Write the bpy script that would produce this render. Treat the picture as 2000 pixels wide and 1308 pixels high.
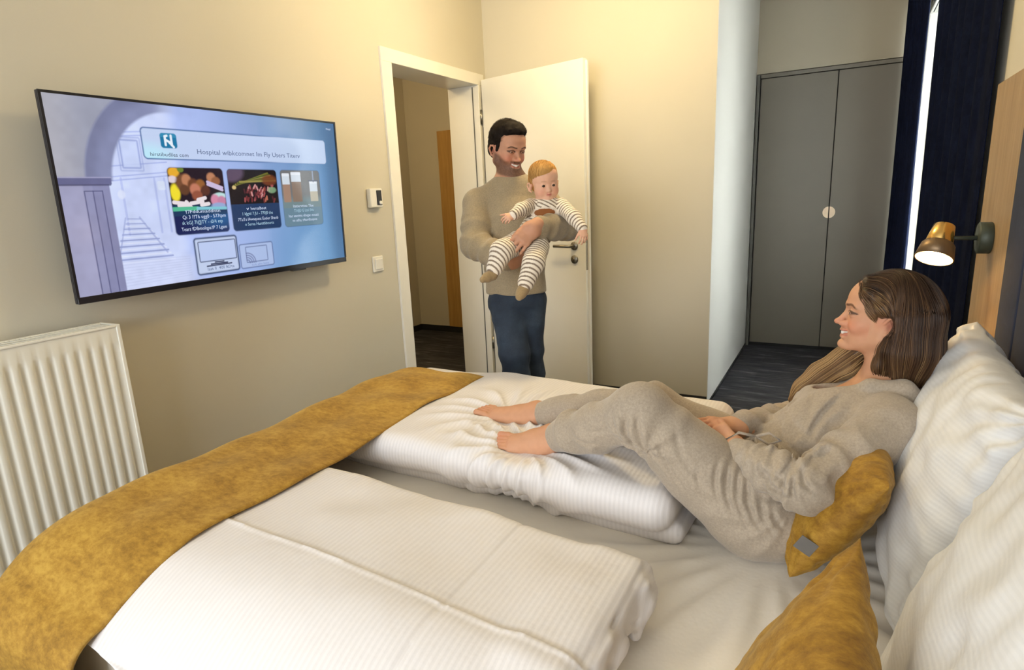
import bpy, bmesh, math, random
import numpy as np
from mathutils import Matrix, Vector, Euler

# ------------------------------------------------------------------ clean
for o in list(bpy.data.objects):
    bpy.data.objects.remove(o, do_unlink=True)
S = bpy.context.scene
COL = S.collection
random.seed(7)
RNG = np.random.default_rng(7)

# ------------------------------------------------------------------ camera
CAM_H = 1.38
FPX = 1180.0
def _axes(y, p, r):
    f = np.array([math.cos(p)*math.cos(y), math.cos(p)*math.sin(y), math.sin(p)])
    rt = np.cross(f, [0, 0, 1]); rt /= np.linalg.norm(rt); up = np.cross(rt, f)
    c, s = math.cos(r), math.sin(r)
    return f, c*rt+s*up, -s*rt+c*up
CF, CR, CU = _axes(math.radians(28.93), math.radians(-13.03), math.radians(-2.57))
CO = np.array([0, 0, CAM_H])
cam = bpy.data.cameras.new('camera')
cam.sensor_width = 36.0; cam.lens = FPX/2000*36.0; cam.clip_start = 0.05
camo = bpy.data.objects.new('camera', cam); COL.objects.link(camo)
camo.matrix_world = Matrix(((CR[0], CU[0], -CF[0], 0), (CR[1], CU[1], -CF[1], 0),
                            (CR[2], CU[2], -CF[2], CAM_H), (0, 0, 0, 1)))
S.camera = camo

# ------------------------------------------------------------------ colour management, world, lights
S.view_settings.view_transform = 'Standard'; S.view_settings.look = 'None'
S.view_settings.gamma = 1.0; S.view_settings.use_curve_mapping = False
S.view_settings.exposure = 0.05
W = bpy.data.worlds.new('world'); S.world = W; W.use_nodes = True
W.node_tree.nodes['Background'].inputs[0].default_value = (0.86, 0.96, 1.0, 1)
W.node_tree.nodes['Background'].inputs[1].default_value = 2.2
def area(name, loc, rot, sx, sy, power, color):
    l = bpy.data.lights.new(name, 'AREA'); l.shape = 'RECTANGLE'; l.size = sx; l.size_y = sy
    l.energy = power; l.color = color
    o = bpy.data.objects.new(name, l); o.location = loc; o.rotation_euler = rot; COL.objects.link(o)
    return o
# daylight entering through the two windows (the one behind the camera, and the curtained one)
area('daylight_rear_window', (-2.55, 0.95, 1.55), (0, math.radians(-90), 0), 1.6, 2.1, 96, (0.95, 0.97, 1.0))
area('daylight_curtain_window', (3.95, -0.60, 1.45), (math.radians(90), 0, 0), 1.8, 2.2, 95, (0.97, 1.0, 0.94))
# warm ceiling lamp (its body is built with the other things)
LAMP_POS = (2.75, 1.15, 2.62)
pl = bpy.data.lights.new('ceiling_lamp_light', 'POINT'); pl.energy = 50; pl.color = (1.0, 0.77, 0.40); pl.shadow_soft_size = 0.13
plo = bpy.data.objects.new('ceiling_lamp_light', pl); plo.location = (LAMP_POS[0], LAMP_POS[1], LAMP_POS[2]-0.16); COL.objects.link(plo)

# survey helpers: a sight line from the standing photographer met with a plane or at a distance
def sight(px, py): return CF+(px-1000)/FPX*CR-(py-654)/FPX*CU
def on_x(px, py, v): d = sight(px, py); return CO+d*v/d[0]
def on_y(px, py, v): d = sight(px, py); return CO+d*v/d[1]
def on_z(px, py, v): d = sight(px, py); return CO+d*(v-CAM_H)/d[2]
def far(px, py, z): return CO+sight(px, py)*z

# ------------------------------------------------------------------ object helpers
def mesh_obj(name, verts, faces, mat=None, parent=None, smooth=False, loc=None):
    me = bpy.data.meshes.new(name)
    me.from_pydata([tuple(map(float, v)) for v in verts], [], [tuple(map(int, f)) for f in faces])
    me.update()
    return link(name, me, mat, parent, smooth, loc)
def link(name, me, mat=None, parent=None, smooth=False, loc=None):
    o = bpy.data.objects.new(name, me); COL.objects.link(o)
    if mat is not None: me.materials.append(mat)
    if smooth and len(me.polygons): me.polygons.foreach_set('use_smooth', [True]*len(me.polygons))
    if parent is not None: o.parent = parent
    if loc is not None: o.location = loc
    return o
def empty(name, loc=(0, 0, 0), rot=(0, 0, 0)):
    o = bpy.data.objects.new(name, None); o.empty_display_size = 0.1
    o.location = loc; o.rotation_euler = rot; COL.objects.link(o); return o
def tag(o, label=None, cat=None, group=None, kind=None):
    if label: o['label'] = label
    if cat: o['category'] = cat
    if group: o['group'] = group
    if kind: o['kind'] = kind
    return o
def bm_obj(name, bm, mat=None, parent=None, smooth=False, loc=None):
    bmesh.ops.recalc_face_normals(bm, faces=bm.faces)
    me = bpy.data.meshes.new(name); bm.to_mesh(me); bm.free()
    return link(name, me, mat, parent, smooth, loc)
def box_bm(lo, hi, bev=0.0, seg=2, bm=None):
    b = bmesh.new()
    bmesh.ops.create_cube(b, size=1)
    for v in b.verts:
        v.co = Vector([(lo[i]+hi[i])/2+v.co[i]*(hi[i]-lo[i]) for i in range(3)])
    if bev > 0: bmesh.ops.bevel(b, geom=b.edges[:], offset=bev, segments=seg, affect='EDGES', profile=0.5)
    if bm is None: return b
    me = bpy.data.meshes.new('t'); b.to_mesh(me); b.free(); bm.from_mesh(me); bpy.data.meshes.remove(me)
    return bm
def box(name, lo, hi, mat, parent=None, bev=0.0, seg=2):
    return bm_obj(name, box_bm(lo, hi, bev, seg), mat, parent, smooth=False)
def lathe_bm(profile, n=32, M=None, bm=None, cap=True):
    b = bm or bmesh.new(); rings = []
    for r, z in profile:
        ring = []
        for i in range(n):
            a = 2*math.pi*i/n; p = Vector((r*math.cos(a), r*math.sin(a), z))
            ring.append(b.verts.new(M @ p if M else p))
        rings.append(ring)
    for k in range(len(rings)-1):
        for i in range(n):
            b.faces.new((rings[k][i], rings[k][(i+1) % n], rings[k+1][(i+1) % n], rings[k+1][i]))
    if cap and profile[0][0] > 1e-5: b.faces.new(list(reversed(rings[0])))
    if cap and profile[-1][0] > 1e-5: b.faces.new(rings[-1])
    bmesh.ops.remove_doubles(b, verts=b.verts, dist=1e-6)
    return b
def tube_bm(pts, r, n=10, bm=None, cap=True):
    b = bm or bmesh.new(); pts = [Vector(p) for p in pts]; rings = []
    rr = r if hasattr(r, '__len__') else [r]*len(pts)
    up = Vector((0, 0, 1))
    for i, p in enumerate(pts):
        t = (pts[min(i+1, len(pts)-1)]-pts[max(i-1, 0)]).normalized()
        a = t.cross(up)
        if a.length < 0.05: a = t.cross(Vector((1, 0, 0)))
        a.normalize(); c = t.cross(a)
        rings.append([b.verts.new(p+a*math.cos(2*math.pi*k/n)*rr[i]+c*math.sin(2*math.pi*k/n)*rr[i]) for k in range(n)])
    for k in range(len(rings)-1):
        for i in range(n): b.faces.new((rings[k][i], rings[k][(i+1) % n], rings[k+1][(i+1) % n], rings[k+1][i]))
    if cap: b.faces.new(list(reversed(rings[0]))); b.faces.new(rings[-1])
    return b
def axes_to(d):
    return Vector(d).normalized().to_track_quat('Z', 'Y').to_matrix().to_4x4()

# ------------------------------------------------------------------ materials
class NT:
    def __init__(s, name):
        s.m = bpy.data.materials.new(name); s.m.use_nodes = True; s.t = s.m.node_tree
        s.b = s.t.nodes['Principled BSDF']
    def n(s, typ, **kw):
        nd = s.t.nodes.new(typ)
        for k, v in kw.items():
            if hasattr(nd, k) and not isinstance(v, tuple) or k in ('operation', 'blend_type', 'data_type'):
                try: setattr(nd, k, v); continue
                except Exception: pass
            nd.inputs[k].default_value = v
        return nd
    def l(s, a, b): s.t.links.new(a, b)
    def coord(s, kind='Object', scale=(1, 1, 1), rot=(0, 0, 0)):
        c = s.t.nodes.new('ShaderNodeTexCoord'); mp = s.t.nodes.new('ShaderNodeMapping')
        s.l(c.outputs[kind], mp.inputs[0]); mp.inputs['Scale'].default_value = scale; mp.inputs['Rotation'].default_value = rot
        return mp.outputs[0]
    def noise(s, vec, scale, detail=3, rough=0.5):
        nd = s.t.nodes.new('ShaderNodeTexNoise'); s.l(vec, nd.inputs['Vector'])
        nd.inputs['Scale'].default_value = scale; nd.inputs['Detail'].default_value = detail; nd.inputs['Roughness'].default_value = rough
        return nd.outputs['Fac']
    def wave(s, vec, scale, direction='X', dist=0.0):
        nd = s.t.nodes.new('ShaderNodeTexWave'); s.l(vec, nd.inputs['Vector']); nd.bands_direction = direction
        nd.inputs['Scale'].default_value = scale; nd.inputs['Distortion'].default_value = dist
        return nd.outputs['Fac']
    def ramp(s, fac, stops):
        nd = s.t.nodes.new('ShaderNodeValToRGB'); s.l(fac, nd.inputs[0]); cr = nd.color_ramp
        while len(cr.elements) < len(stops): cr.elements.new(0.5)
        for e, (p, c) in zip(cr.elements, stops): e.position = p; e.color = (*c, 1)
        return nd.outputs[0]
    def mix(s, fac, a, b, mode='MIX'):
        nd = s.t.nodes.new('ShaderNodeMix'); nd.data_type = 'RGBA'; nd.blend_type = mode
        if isinstance(fac, (int, float)): nd.inputs[0].default_value = fac
        else: s.l(fac, nd.inputs[0])
        for i, v in ((6, a), (7, b)):
            if isinstance(v, tuple): nd.inputs[i].default_value = (*v, 1)
            else: s.l(v, nd.inputs[i])
        return nd.outputs[2]
    def bump(s, h, strength=0.3, dist=0.002, normal=None):
        nd = s.t.nodes.new('ShaderNodeBump'); s.l(h, nd.inputs['Height'])
        nd.inputs['Strength'].default_value = strength; nd.inputs['Distance'].default_value = dist
        if normal is not None: s.l(normal, nd.inputs['Normal'])
        s.l(nd.outputs[0], s.b.inputs['Normal']); return nd.outputs[0]
    def col(s, c):
        if isinstance(c, tuple): s.b.inputs['Base Color'].default_value = (*c, 1)
        else: s.l(c, s.b.inputs['Base Color'])
    def set(s, **kw):
        for k, v in kw.items(): s.b.inputs[k.replace('_', ' ')].default_value = v
        return s
def plain(name, c, rough=0.5, metal=0.0, var=0.04, scale=30, bump=0.0, **kw):
    t = NT(name); v = t.coord(); nz = t.noise(v, scale)
    lo = tuple(max(0, x*(1-var)) for x in c); hi = tuple(min(1, x*(1+var)) for x in c)
    t.col(t.ramp(nz, [(0.3, lo), (0.7, hi)])); t.set(Roughness=rough, Metallic=metal, **kw)
    if bump: t.bump(t.noise(v, scale*12, 2), bump, 0.001)
    return t.m
def srgb(r, g, b):
    f = lambda x: (x/255/12.92) if x/255 <= 0.04045 else ((x/255+0.055)/1.055)**2.4
    return (f(r), f(g), f(b))
M = {}
def mk_wall(name, c):
    t = NT(name); v = t.coord(); a = t.noise(v, 1.3, 3); w1 = t.wave(v, 160, 'Z', 2.0); nz = t.noise(v, 260, 2)
    base = t.ramp(a, [(0.3, tuple(x*0.97 for x in c)), (0.7, tuple(min(1, x*1.02) for x in c))])
    t.col(base); t.set(Roughness=0.72); h = t.mix(0.5, w1, nz); t.bump(h, 0.22, 0.0012); return t.m
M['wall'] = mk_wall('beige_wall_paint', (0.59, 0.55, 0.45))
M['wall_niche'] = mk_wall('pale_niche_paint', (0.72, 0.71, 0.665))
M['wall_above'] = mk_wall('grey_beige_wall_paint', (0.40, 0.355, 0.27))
M['ceiling'] = mk_wall('ceiling_paint', (0.74, 0.72, 0.66))
M['white'] = plain('white_lacquer', (0.80, 0.775, 0.70), 0.32, var=0.015, scale=6)
M['radiator'] = plain('radiator_enamel', (0.80, 0.79, 0.72), 0.30, var=0.02, scale=5)
M['plastic'] = plain('white_plastic', (0.80, 0.78, 0.72), 0.35, var=0.02, scale=9)
M['black'] = plain('black_plastic', (0.008, 0.009, 0.016), 0.28, var=0.2, scale=9)
M['darkgap'] = plain('shadow_gap_black', (0.01, 0.01, 0.01), 0.8)
M['steel'] = plain('brushed_steel', (0.30, 0.28, 0.24), 0.32, 1.0, var=0.1, scale=60)
M['grey_door'] = plain('grey_cabinet_lacquer', (0.138, 0.122, 0.092), 0.45, var=0.04, scale=3, bump=0.05)
M['grey_dark'] = plain('dark_grey_frame', (0.10, 0.098, 0.085), 0.5, var=0.04, scale=3)
M['brass'] = plain('brass', (0.78, 0.50, 0.17), 0.22, 1.0, var=0.05, scale=20)
M['olive_metal'] = plain('dark_olive_metal', (0.045, 0.055, 0.04), 0.5, 0.3, var=0.08, scale=20)
M['lamp_inside'] = plain('shade_inside_cream', (0.85, 0.78, 0.62), 0.5, var=0.02)
M['base_dark'] = plain('dark_baseboard', (0.018, 0.018, 0.02), 0.5, var=0.2, scale=20)
def mk_wood(name, c1, c2, c3):
    t = NT(name); v = t.coord(scale=(9, 9, 0.7)); a = t.noise(v, 3.2, 6, 0.6); v2 = t.coord(scale=(60, 60, 1.6)); b = t.noise(v2, 5, 3)
    base = t.ramp(a, [(0.25, c1), (0.5, c2), (0.75, c3)])
    fine = t.ramp(b, [(0.35, (0.72, 0.70, 0.66)), (0.65, (1, 1, 1))])
    t.col(t.mix(0.55, base, fine, 'MULTIPLY')); t.set(Roughness=0.5); t.bump(b, 0.12, 0.001); return t.m
M['oak'] = mk_wood('oak_veneer', (0.31, 0.20, 0.098), (0.39, 0.26, 0.130), (0.46, 0.315, 0.165))
M['oak_corridor'] = mk_wood('corridor_oak', (0.42, 0.23, 0.06), (0.52, 0.30, 0.085), (0.58, 0.35, 0.11))
def mk_carpet():
    t = NT('streaked_carpet')
    v = t.coord(scale=(9.0, 1.2, 1)); a = t.noise(v, 2.6, 5, 0.6)
    v2 = t.coord(scale=(34, 3.2, 1)); b = t.noise(v2, 3.0, 4, 0.65); c = t.noise(t.coord(), 420, 2)
    c1 = t.ramp(a, [(0.30, (0.009, 0.010, 0.016)), (0.45, (0.030, 0.031, 0.045)), (0.57, (0.055, 0.056, 0.062)), (0.68, (0.16, 0.16, 0.175))])
    c2 = t.ramp(b, [(0.3, (0.25, 0.25, 0.27)), (0.55, (0.8, 0.8, 0.8)), (0.75, (1.3, 1.3, 1.3))])
    br = t.t.nodes.new('ShaderNodeTexBrick'); t.l(t.coord(rot=(0, 0, math.pi/2)), br.inputs['Vector'])
    br.inputs['Scale'].default_value = 1; br.inputs['Brick Width'].default_value = 1.0; br.inputs['Row Height'].default_value = 0.25
    br.inputs['Mortar Size'].default_value = 0.0; br.inputs['Bias'].default_value = 0.0
    br.inputs['Color1'].default_value = (0.65, 0.65, 0.68, 1); br.inputs['Color2'].default_value = (1.25, 1.2, 1.15, 1)
    t.col(t.mix(1.0, t.mix(1.0, c1, c2, 'MULTIPLY'), br.outputs[0], 'MULTIPLY')); t.set(Roughness=0.95); t.bump(c, 0.5, 0.003); return t.m
M['carpet'] = mk_carpet()
def mk_velvet(name, c1, c2, c3, sc=7.0):
    t = NT(name); v = t.coord(scale=(1.0, 0.55, 1.0)); a = t.noise(v, sc, 8, 0.75); n2 = t.noise(v, sc*9, 5, 0.7)
    f = t.mix(0.4, a, n2)
    t.col(t.ramp(f, [(0.40, c1), (0.5, c2), (0.60, c3)])); t.set(Roughness=0.75, Sheen_Weight=0.22, Sheen_Roughness=0.4)
    t.b.inputs['Sheen Tint'].default_value = (1.0, 0.75, 0.3, 1)
    t.bump(t.mix(0.5, f, t.noise(v, 350, 2)), 0.35, 0.003); return t.m
M['mustard'] = mk_velvet('mustard_velvet', (0.19, 0.085, 0.006), (0.31, 0.155, 0.011), (0.45, 0.25, 0.028))
M['mustard_runner'] = mk_velvet('mustard_runner_velvet', (0.25, 0.125, 0.010), (0.38, 0.205, 0.022), (0.50, 0.30, 0.045), 9)
M['navy'] = mk_velvet('navy_velvet', (0.0025, 0.0040, 0.0125), (0.0035, 0.0055, 0.0170), (0.0050, 0.0080, 0.0230), 5)
M['navy'].node_tree.nodes['Principled BSDF'].inputs['Sheen Weight'].default_value = 0.0
M['navy'].node_tree.nodes['Principled BSDF'].inputs['Specular IOR Level'].default_value = 0.06
M['navy'].node_tree.nodes['Principled BSDF'].inputs['Roughness'].default_value = 1.0
M['navy'].node_tree.nodes['Principled BSDF'].inputs['Sheen Tint'].default_value = (0.5, 0.6, 1, 1)
M['navy_board'] = plain('navy_upholstery', (0.013, 0.022, 0.055), 0.85, var=0.15, scale=40, bump=0.3)
def mk_linen(name, direction, scale, c=(0.785, 0.76, 0.775), depth=0.0016, contrast=0.06):
    t = NT(name); v = t.coord(); w = t.wave(v, scale, direction, 0.0); nz = t.noise(v, 12, 4, 0.55)
    stripe = t.ramp(w, [(0.35, tuple(x*(1-contrast) for x in c)), (0.65, c)])
    t.col(stripe); t.set(Roughness=0.62, Sheen_Weight=0.08)
    b1 = t.bump(nz, 0.25, 0.012); t.bump(w, 0.28, depth, b1); return t.m
M['duvet'] = mk_linen('striped_duvet_cotton', 'Y', 26.0)
M['pillow'] = mk_linen('striped_pillow_cotton', 'Z', 40.0, (0.76, 0.77, 0.79), 0.0007, 0.035)
M['sheet'] = mk_linen('plain_sheet_cotton', 'Y', 400.0, (0.88, 0.825, 0.74), 0.0003, 0.01)

# ------------------------------------------------------------------ numpy noise
_P = RNG.random((32, 32, 32)).astype(np.float32)
def vnoise(x, y, z):
    xi = np.floor(x).astype(int); yi = np.floor(y).astype(int); zi = np.floor(z).astype(int)
    fx = x-xi; fy = y-yi; fz = z-zi
    fx = fx*fx*(3-2*fx); fy = fy*fy*(3-2*fy); fz = fz*fz*(3-2*fz); r = 0
    for a in (0, 1):
        for b in (0, 1):
            for c in (0, 1):
                r = r + _P[(xi+a) % 32, (yi+b) % 32, (zi+c) % 32]*(fx if a else 1-fx)*(fy if b else 1-fy)*(fz if c else 1-fz)
    return r*2-1
def sstep(a, b, x):
    t = np.clip((x-a)/(b-a), 0, 1); return t*t*(3-2*t)

# ------------------------------------------------------------------ signed distance modelling
A3 = lambda v: np.array(v, dtype=float)
def nrm(v): v = A3(v); return v/np.linalg.norm(v)
def cap(a, b, ra, rb=None, k=0.02, op='u', w=None, s=1.0):
    """tapered capsule; w, s = stretch the cross-section by s along w"""
    return dict(t='cap', a=A3(a), b=A3(b), ra=ra, rb=ra if rb is None else rb, k=k, op=op, w=None if w is None else nrm(w), s=s)
def ell(c, r, k=0.02, op='u', R=None):
    return dict(t='ell', c=A3(c), r=A3(r), k=k, op=op, R=None if R is None else np.array(R, float))
def rbox(c, h, rad, k=0.02, op='u', R=None):
    return dict(t='box', c=A3(c), h=A3(h), rad=rad, k=k, op=op, R=None if R is None else np.array(R, float))
def chain(pts, rad, k=0.03, op='u', w=None, s=1.0):
    return [cap(pts[i], pts[i+1], rad[i], rad[i+1], k, op, w, s) for i in range(len(pts)-1)]
def half(c, n, k=0.005, reach=0.3):
    """keep only the side the normal points away from, within reach of c"""
    return dict(t='half', c=A3(c), n=nrm(n), k=k, op='cut', reach=reach)
def extent(p):
    if p['t'] == 'cap':
        r = max(p['ra'], p['rb'])*max(1, p['s']); return np.minimum(p['a'], p['b'])-r, np.maximum(p['a'], p['b'])+r
    if p['t'] == 'ell':
        r = p['r'] if p['R'] is None else np.sqrt(((p['R']*p['r'])**2).sum(1)); return p['c']-r, p['c']+r
    if p['t'] == 'box':
        h = p['h'] if p['R'] is None else np.abs(p['R']) @ p['h']; return p['c']-h-p['rad'], p['c']+h+p['rad']
    return p['c']-p['reach'], p['c']+p['reach']
def sd(p, X, Y, Z):
    if p['t'] == 'cap':
        a, b = p['a'], p['b']; d = b-a; L = max(d @ d, 1e-12)
        x = X-a[0]; y = Y-a[1]; z = Z-a[2]
        t = np.clip((x*d[0]+y*d[1]+z*d[2])/L, 0, 1)
        x = x-t*d[0]; y = y-t*d[1]; z = z-t*d[2]
        if p['w'] is not None:
            w = p['w']; q = (x*w[0]+y*w[1]+z*w[2])*(1-1/p['s']); x = x-q*w[0]; y = y-q*w[1]; z = z-q*w[2]
        return np.sqrt(x*x+y*y+z*z)-(p['ra']+(p['rb']-p['ra'])*t)
    if p['t'] == 'half':
        return (X-p['c'][0])*p['n'][0]+(Y-p['c'][1])*p['n'][1]+(Z-p['c'][2])*p['n'][2]
    x = X-p['c'][0]; y = Y-p['c'][1]; z = Z-p['c'][2]
    if p['R'] is not None:
        R = p['R']; x, y, z = (R[0, 0]*x+R[1, 0]*y+R[2, 0]*z, R[0, 1]*x+R[1, 1]*y+R[2, 1]*z, R[0, 2]*x+R[1, 2]*y+R[2, 2]*z)
    if p['t'] == 'ell':
        r = p['r']; a = np.sqrt((x/r[0])**2+(y/r[1])**2+(z/r[2])**2); b = np.sqrt((x/r[0]**2)**2+(y/r[1]**2)**2+(z/r[2]**2)**2)
        return a*(a-1)/np.maximum(b, 1e-6)
    h = p['h']; qx = np.abs(x)-h[0]; qy = np.abs(y)-h[1]; qz = np.abs(z)-h[2]
    return np.sqrt(np.maximum(qx, 0)**2+np.maximum(qy, 0)**2+np.maximum(qz, 0)**2)+np.minimum(np.maximum(np.maximum(qx, qy), qz), 0)-p['rad']
def smin(a, b, k):
    h = np.maximum(k-np.abs(a-b), 0)/k; return np.minimum(a, b)-h*h*k*0.25
def grow(prims, h, disp=None, mat=None, name='body', parent=None, color=None, relax=1, loc=None, bounds=None):
    """evaluate the blended distance field on a grid, extract the surface as one closed mesh"""
    un = [p for p in prims if p['op'] == 'u']
    lo = np.min([extent(p)[0] for p in un], 0)-4*h-0.01; hi = np.max([extent(p)[1] for p in un], 0)+4*h+0.01
    if bounds is not None: lo, hi = np.maximum(lo, bounds[0]), np.minimum(hi, bounds[1])
    n = np.ceil((hi-lo)/h).astype(int)+1
    FAR = 0.08
    D = np.full(tuple(n), FAR, np.float32)
    ax = [(lo[i]+h*np.arange(n[i])).astype(np.float32) for i in range(3)]
    for p in prims:
        e0, e1 = extent(p); m = p['k']+0.03 if p['op'] != 'cut' else 0
        i0 = np.clip(np.floor((e0-m-lo)/h).astype(int), 0, n); i1 = np.clip(np.ceil((e1+m-lo)/h).astype(int)+1, 0, n)
        if np.any(i1 <= i0): continue
        sl = tuple(slice(i0[i], i1[i]) for i in range(3))
        X, Y, Z = ax[0][sl[0]][:, None, None], ax[1][sl[1]][None, :, None], ax[2][sl[2]][None, None, :]
        d = sd(p, X, Y, Z).astype(np.float32)
        if p['op'] == 'u': D[sl] = smin(D[sl], d, p['k'])
        else:
            dd = -d if p['op'] == 's' else d
            D[sl] = -smin(-D[sl], -dd, p['k'])
    if disp is not None:
        I = np.nonzero(np.abs(D) < 0.03); X, Y, Z = ax[0][I[0]], ax[1][I[1]], ax[2][I[2]]
        D[I] -= disp(X, Y, Z).astype(np.float32)
    ins = D < 0
    c = ins[:-1, :-1, :-1].astype(np.uint8)
    s = np.zeros(c.shape, np.uint8)
    for a in (0, 1):
        for b in (0, 1):
            for e in (0, 1): s += ins[a:a+c.shape[0], b:b+c.shape[1], e:e+c.shape[2]]
    act = np.nonzero((s > 0) & (s < 8)); N = len(act[0])
    idm = np.full(c.shape, -1, np.int32); idm[act] = np.arange(N)
    acc = np.zeros((N, 3)); cnt = np.zeros(N)
    corners = [(a, b, e) for a in (0, 1) for b in (0, 1) for e in (0, 1)]
    val = {q: D[act[0]+q[0], act[1]+q[1], act[2]+q[2]].astype(float) for q in corners}
    for q in corners:
        for axn in range(3):
            if q[axn]: continue
            r = list(q); r[axn] = 1; r = tuple(r); v0, v1 = val[q], val[r]
            m = (v0 < 0) != (v1 < 0); t = np.where(m, v0/np.where(m, v0-v1, 1), 0)
            pt = np.tile(np.array(q, float), (N, 1)); pt[:, axn] = t
            acc[m] += pt[m]; cnt[m] += 1
    V = lo+h*(np.stack(act, 1)+acc/cnt[:, None])
    F = []
    for axn in range(3):
        sa = [slice(1, n[i]-1) for i in range(3)]; sb = list(sa)
        sa[axn] = slice(0, n[axn]-1); sb[axn] = slice(1, n[axn])
        A, B = ins[tuple(sa)], ins[tuple(sb)]
        for flag in (0, 1):
            w = np.nonzero((A & ~B) if flag == 0 else (~A & B))
            g = [w[i]+(0 if i == axn else 1) for i in range(3)]
            u, v = [(1, 2), (2, 0), (0, 1)][axn]
            def cell(du, dv):
                q = [g[0].copy(), g[1].copy(), g[2].copy()]; q[u] = q[u]-du; q[v] = q[v]-dv; return idm[tuple(q)]
            quad = [cell(0, 0), cell(1, 0), cell(1, 1), cell(0, 1)]
            if flag == 1: quad = quad[::-1]
            F.append(np.stack(quad, 1))
    F = np.concatenate(F); F = F[(F >= 0).all(1)]
    for _ in range(relax):
        e = np.concatenate([F[:, [0, 1]], F[:, [1, 2]], F[:, [2, 3]], F[:, [3, 0]]])
        sm = np.stack([np.bincount(e[:, 0], V[e[:, 1], i], N)+np.bincount(e[:, 1], V[e[:, 0], i], N) for i in range(3)], 1)
        dg = np.bincount(e[:, 0], minlength=N)+np.bincount(e[:, 1], minlength=N)
        V = np.where(dg[:, None] > 0, V*0.5+0.5*sm/np.maximum(dg, 1)[:, None], V)
    me = bpy.data.meshes.new(name)
    me.vertices.add(N); me.vertices.foreach_set('co', V.astype(np.float32).ravel())
    me.loops.add(F.size); me.loops.foreach_set('vertex_index', F.astype(np.int32).ravel())
    me.polygons.add(len(F)); me.polygons.foreach_set('loop_start', np.arange(0, F.size, 4, dtype=np.int32))
    try: me.polygons.foreach_set('loop_total', np.full(len(F), 4, dtype=np.int32))
    except Exception: pass
    me.update(calc_edges=True); me.validate()
    if color is not None:
        C = np.ones((N, 4), np.float32); C[:, :3] = color(V)
        at = me.color_attributes.new('Col', 'FLOAT_COLOR', 'POINT'); at.data.foreach_set('color', C.ravel())
    return link(name, me, mat, parent, True, loc)
def join_into(a, b):
    """append mesh object b to a (the finer head onto the body it belongs to)"""
    bm = bmesh.new(); bm.from_mesh(a.data); bm.from_mesh(b.data); bm.to_mesh(a.data); bm.free()
    me = b.data; bpy.data.objects.remove(b); bpy.data.meshes.remove(me)
    a.data.polygons.foreach_set('use_smooth', [True]*len(a.data.polygons)); return a
def grow_figure(prims, h, hh, cut, cn, box_lo, box_hi, **kw):
    """body at cell size h below the neck plane, head at the finer hh above it"""
    cn = nrm(cn)
    a = grow(prims+[half(cut, cn, 0.0005, .45)], h, **kw)
    b = grow(prims+[half(A3(cut)-cn*0.002, -cn, 0.0005, .45)], hh, bounds=(A3(box_lo), A3(box_hi)), **{**kw, 'relax': 2})
    return join_into(a, b)
def grid_mesh(name, P, mat=None, parent=None, closed_u=False, smooth=True):
    """P: (nu, nv, 3) array"""
    nu, nv = P.shape[:2]; F = []
    for i in range(nu-(0 if closed_u else 1)):
        for j in range(nv-1):
            a = i*nv+j; b = ((i+1) % nu)*nv+j; F.append((a, b, b+1, a+1))
    return mesh_obj(name, P.reshape(-1, 3), F, mat, parent, smooth)
M["oak_light"] = plain("pale_oak", (0.88, 0.70, 0.50), 0.5)
# ================================================================== the room
XB, YA, YN, XW, ZC, YH = 3.846, 2.246, 0.707, 5.54, 2.78, -0.42
def struct(o): o['kind'] = 'structure'; return o
struct(box('floor', (-2.9, -0.75, -0.12), (6.3, 4.2, 0.0), M['carpet']))
struct(box('ceiling', (-2.9, -0.75, ZC), (6.3, 4.2, ZC+0.1), M['ceiling']))
# wall with the television: pieces left of, right of and above the doorway
DX0, DX1, DZ = 2.80, 3.735, 2.13
WT = 0.22
b = box_bm((-2.7, YA, 0), (DX0, YA+WT, ZC)); box_bm((DX1, YA, 0), (XB+0.1, YA+WT, ZC), bm=b); box_bm((DX0, YA, DZ), (DX1, YA+WT, ZC), bm=b)
struct(bm_obj('wall_left', b, M['wall']))
struct(box('wall_back', (XB-0.002, YN, 0), (XB+0.1, YA, ZC), M['wall']))
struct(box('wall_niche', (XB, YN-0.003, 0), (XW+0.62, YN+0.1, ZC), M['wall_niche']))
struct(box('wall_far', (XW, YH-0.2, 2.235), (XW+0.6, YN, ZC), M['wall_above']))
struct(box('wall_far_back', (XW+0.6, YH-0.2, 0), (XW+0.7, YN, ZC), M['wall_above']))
# headboard wall, with the curtained window opening beyond the bed
b = box_bm((-2.7, YH-0.2, 0), (3.0, YH, ZC)); box_bm((3.0, YH-0.2, 0), (5.52, YH, 0.35), bm=b); box_bm((3.0, YH-0.2, 2.55), (5.52, YH, ZC), bm=b)
box_bm((5.52, YH-0.2, 0), (XW+0.6, YH, ZC), bm=b)
struct(bm_obj('wall_right', b, M['wall']))
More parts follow.
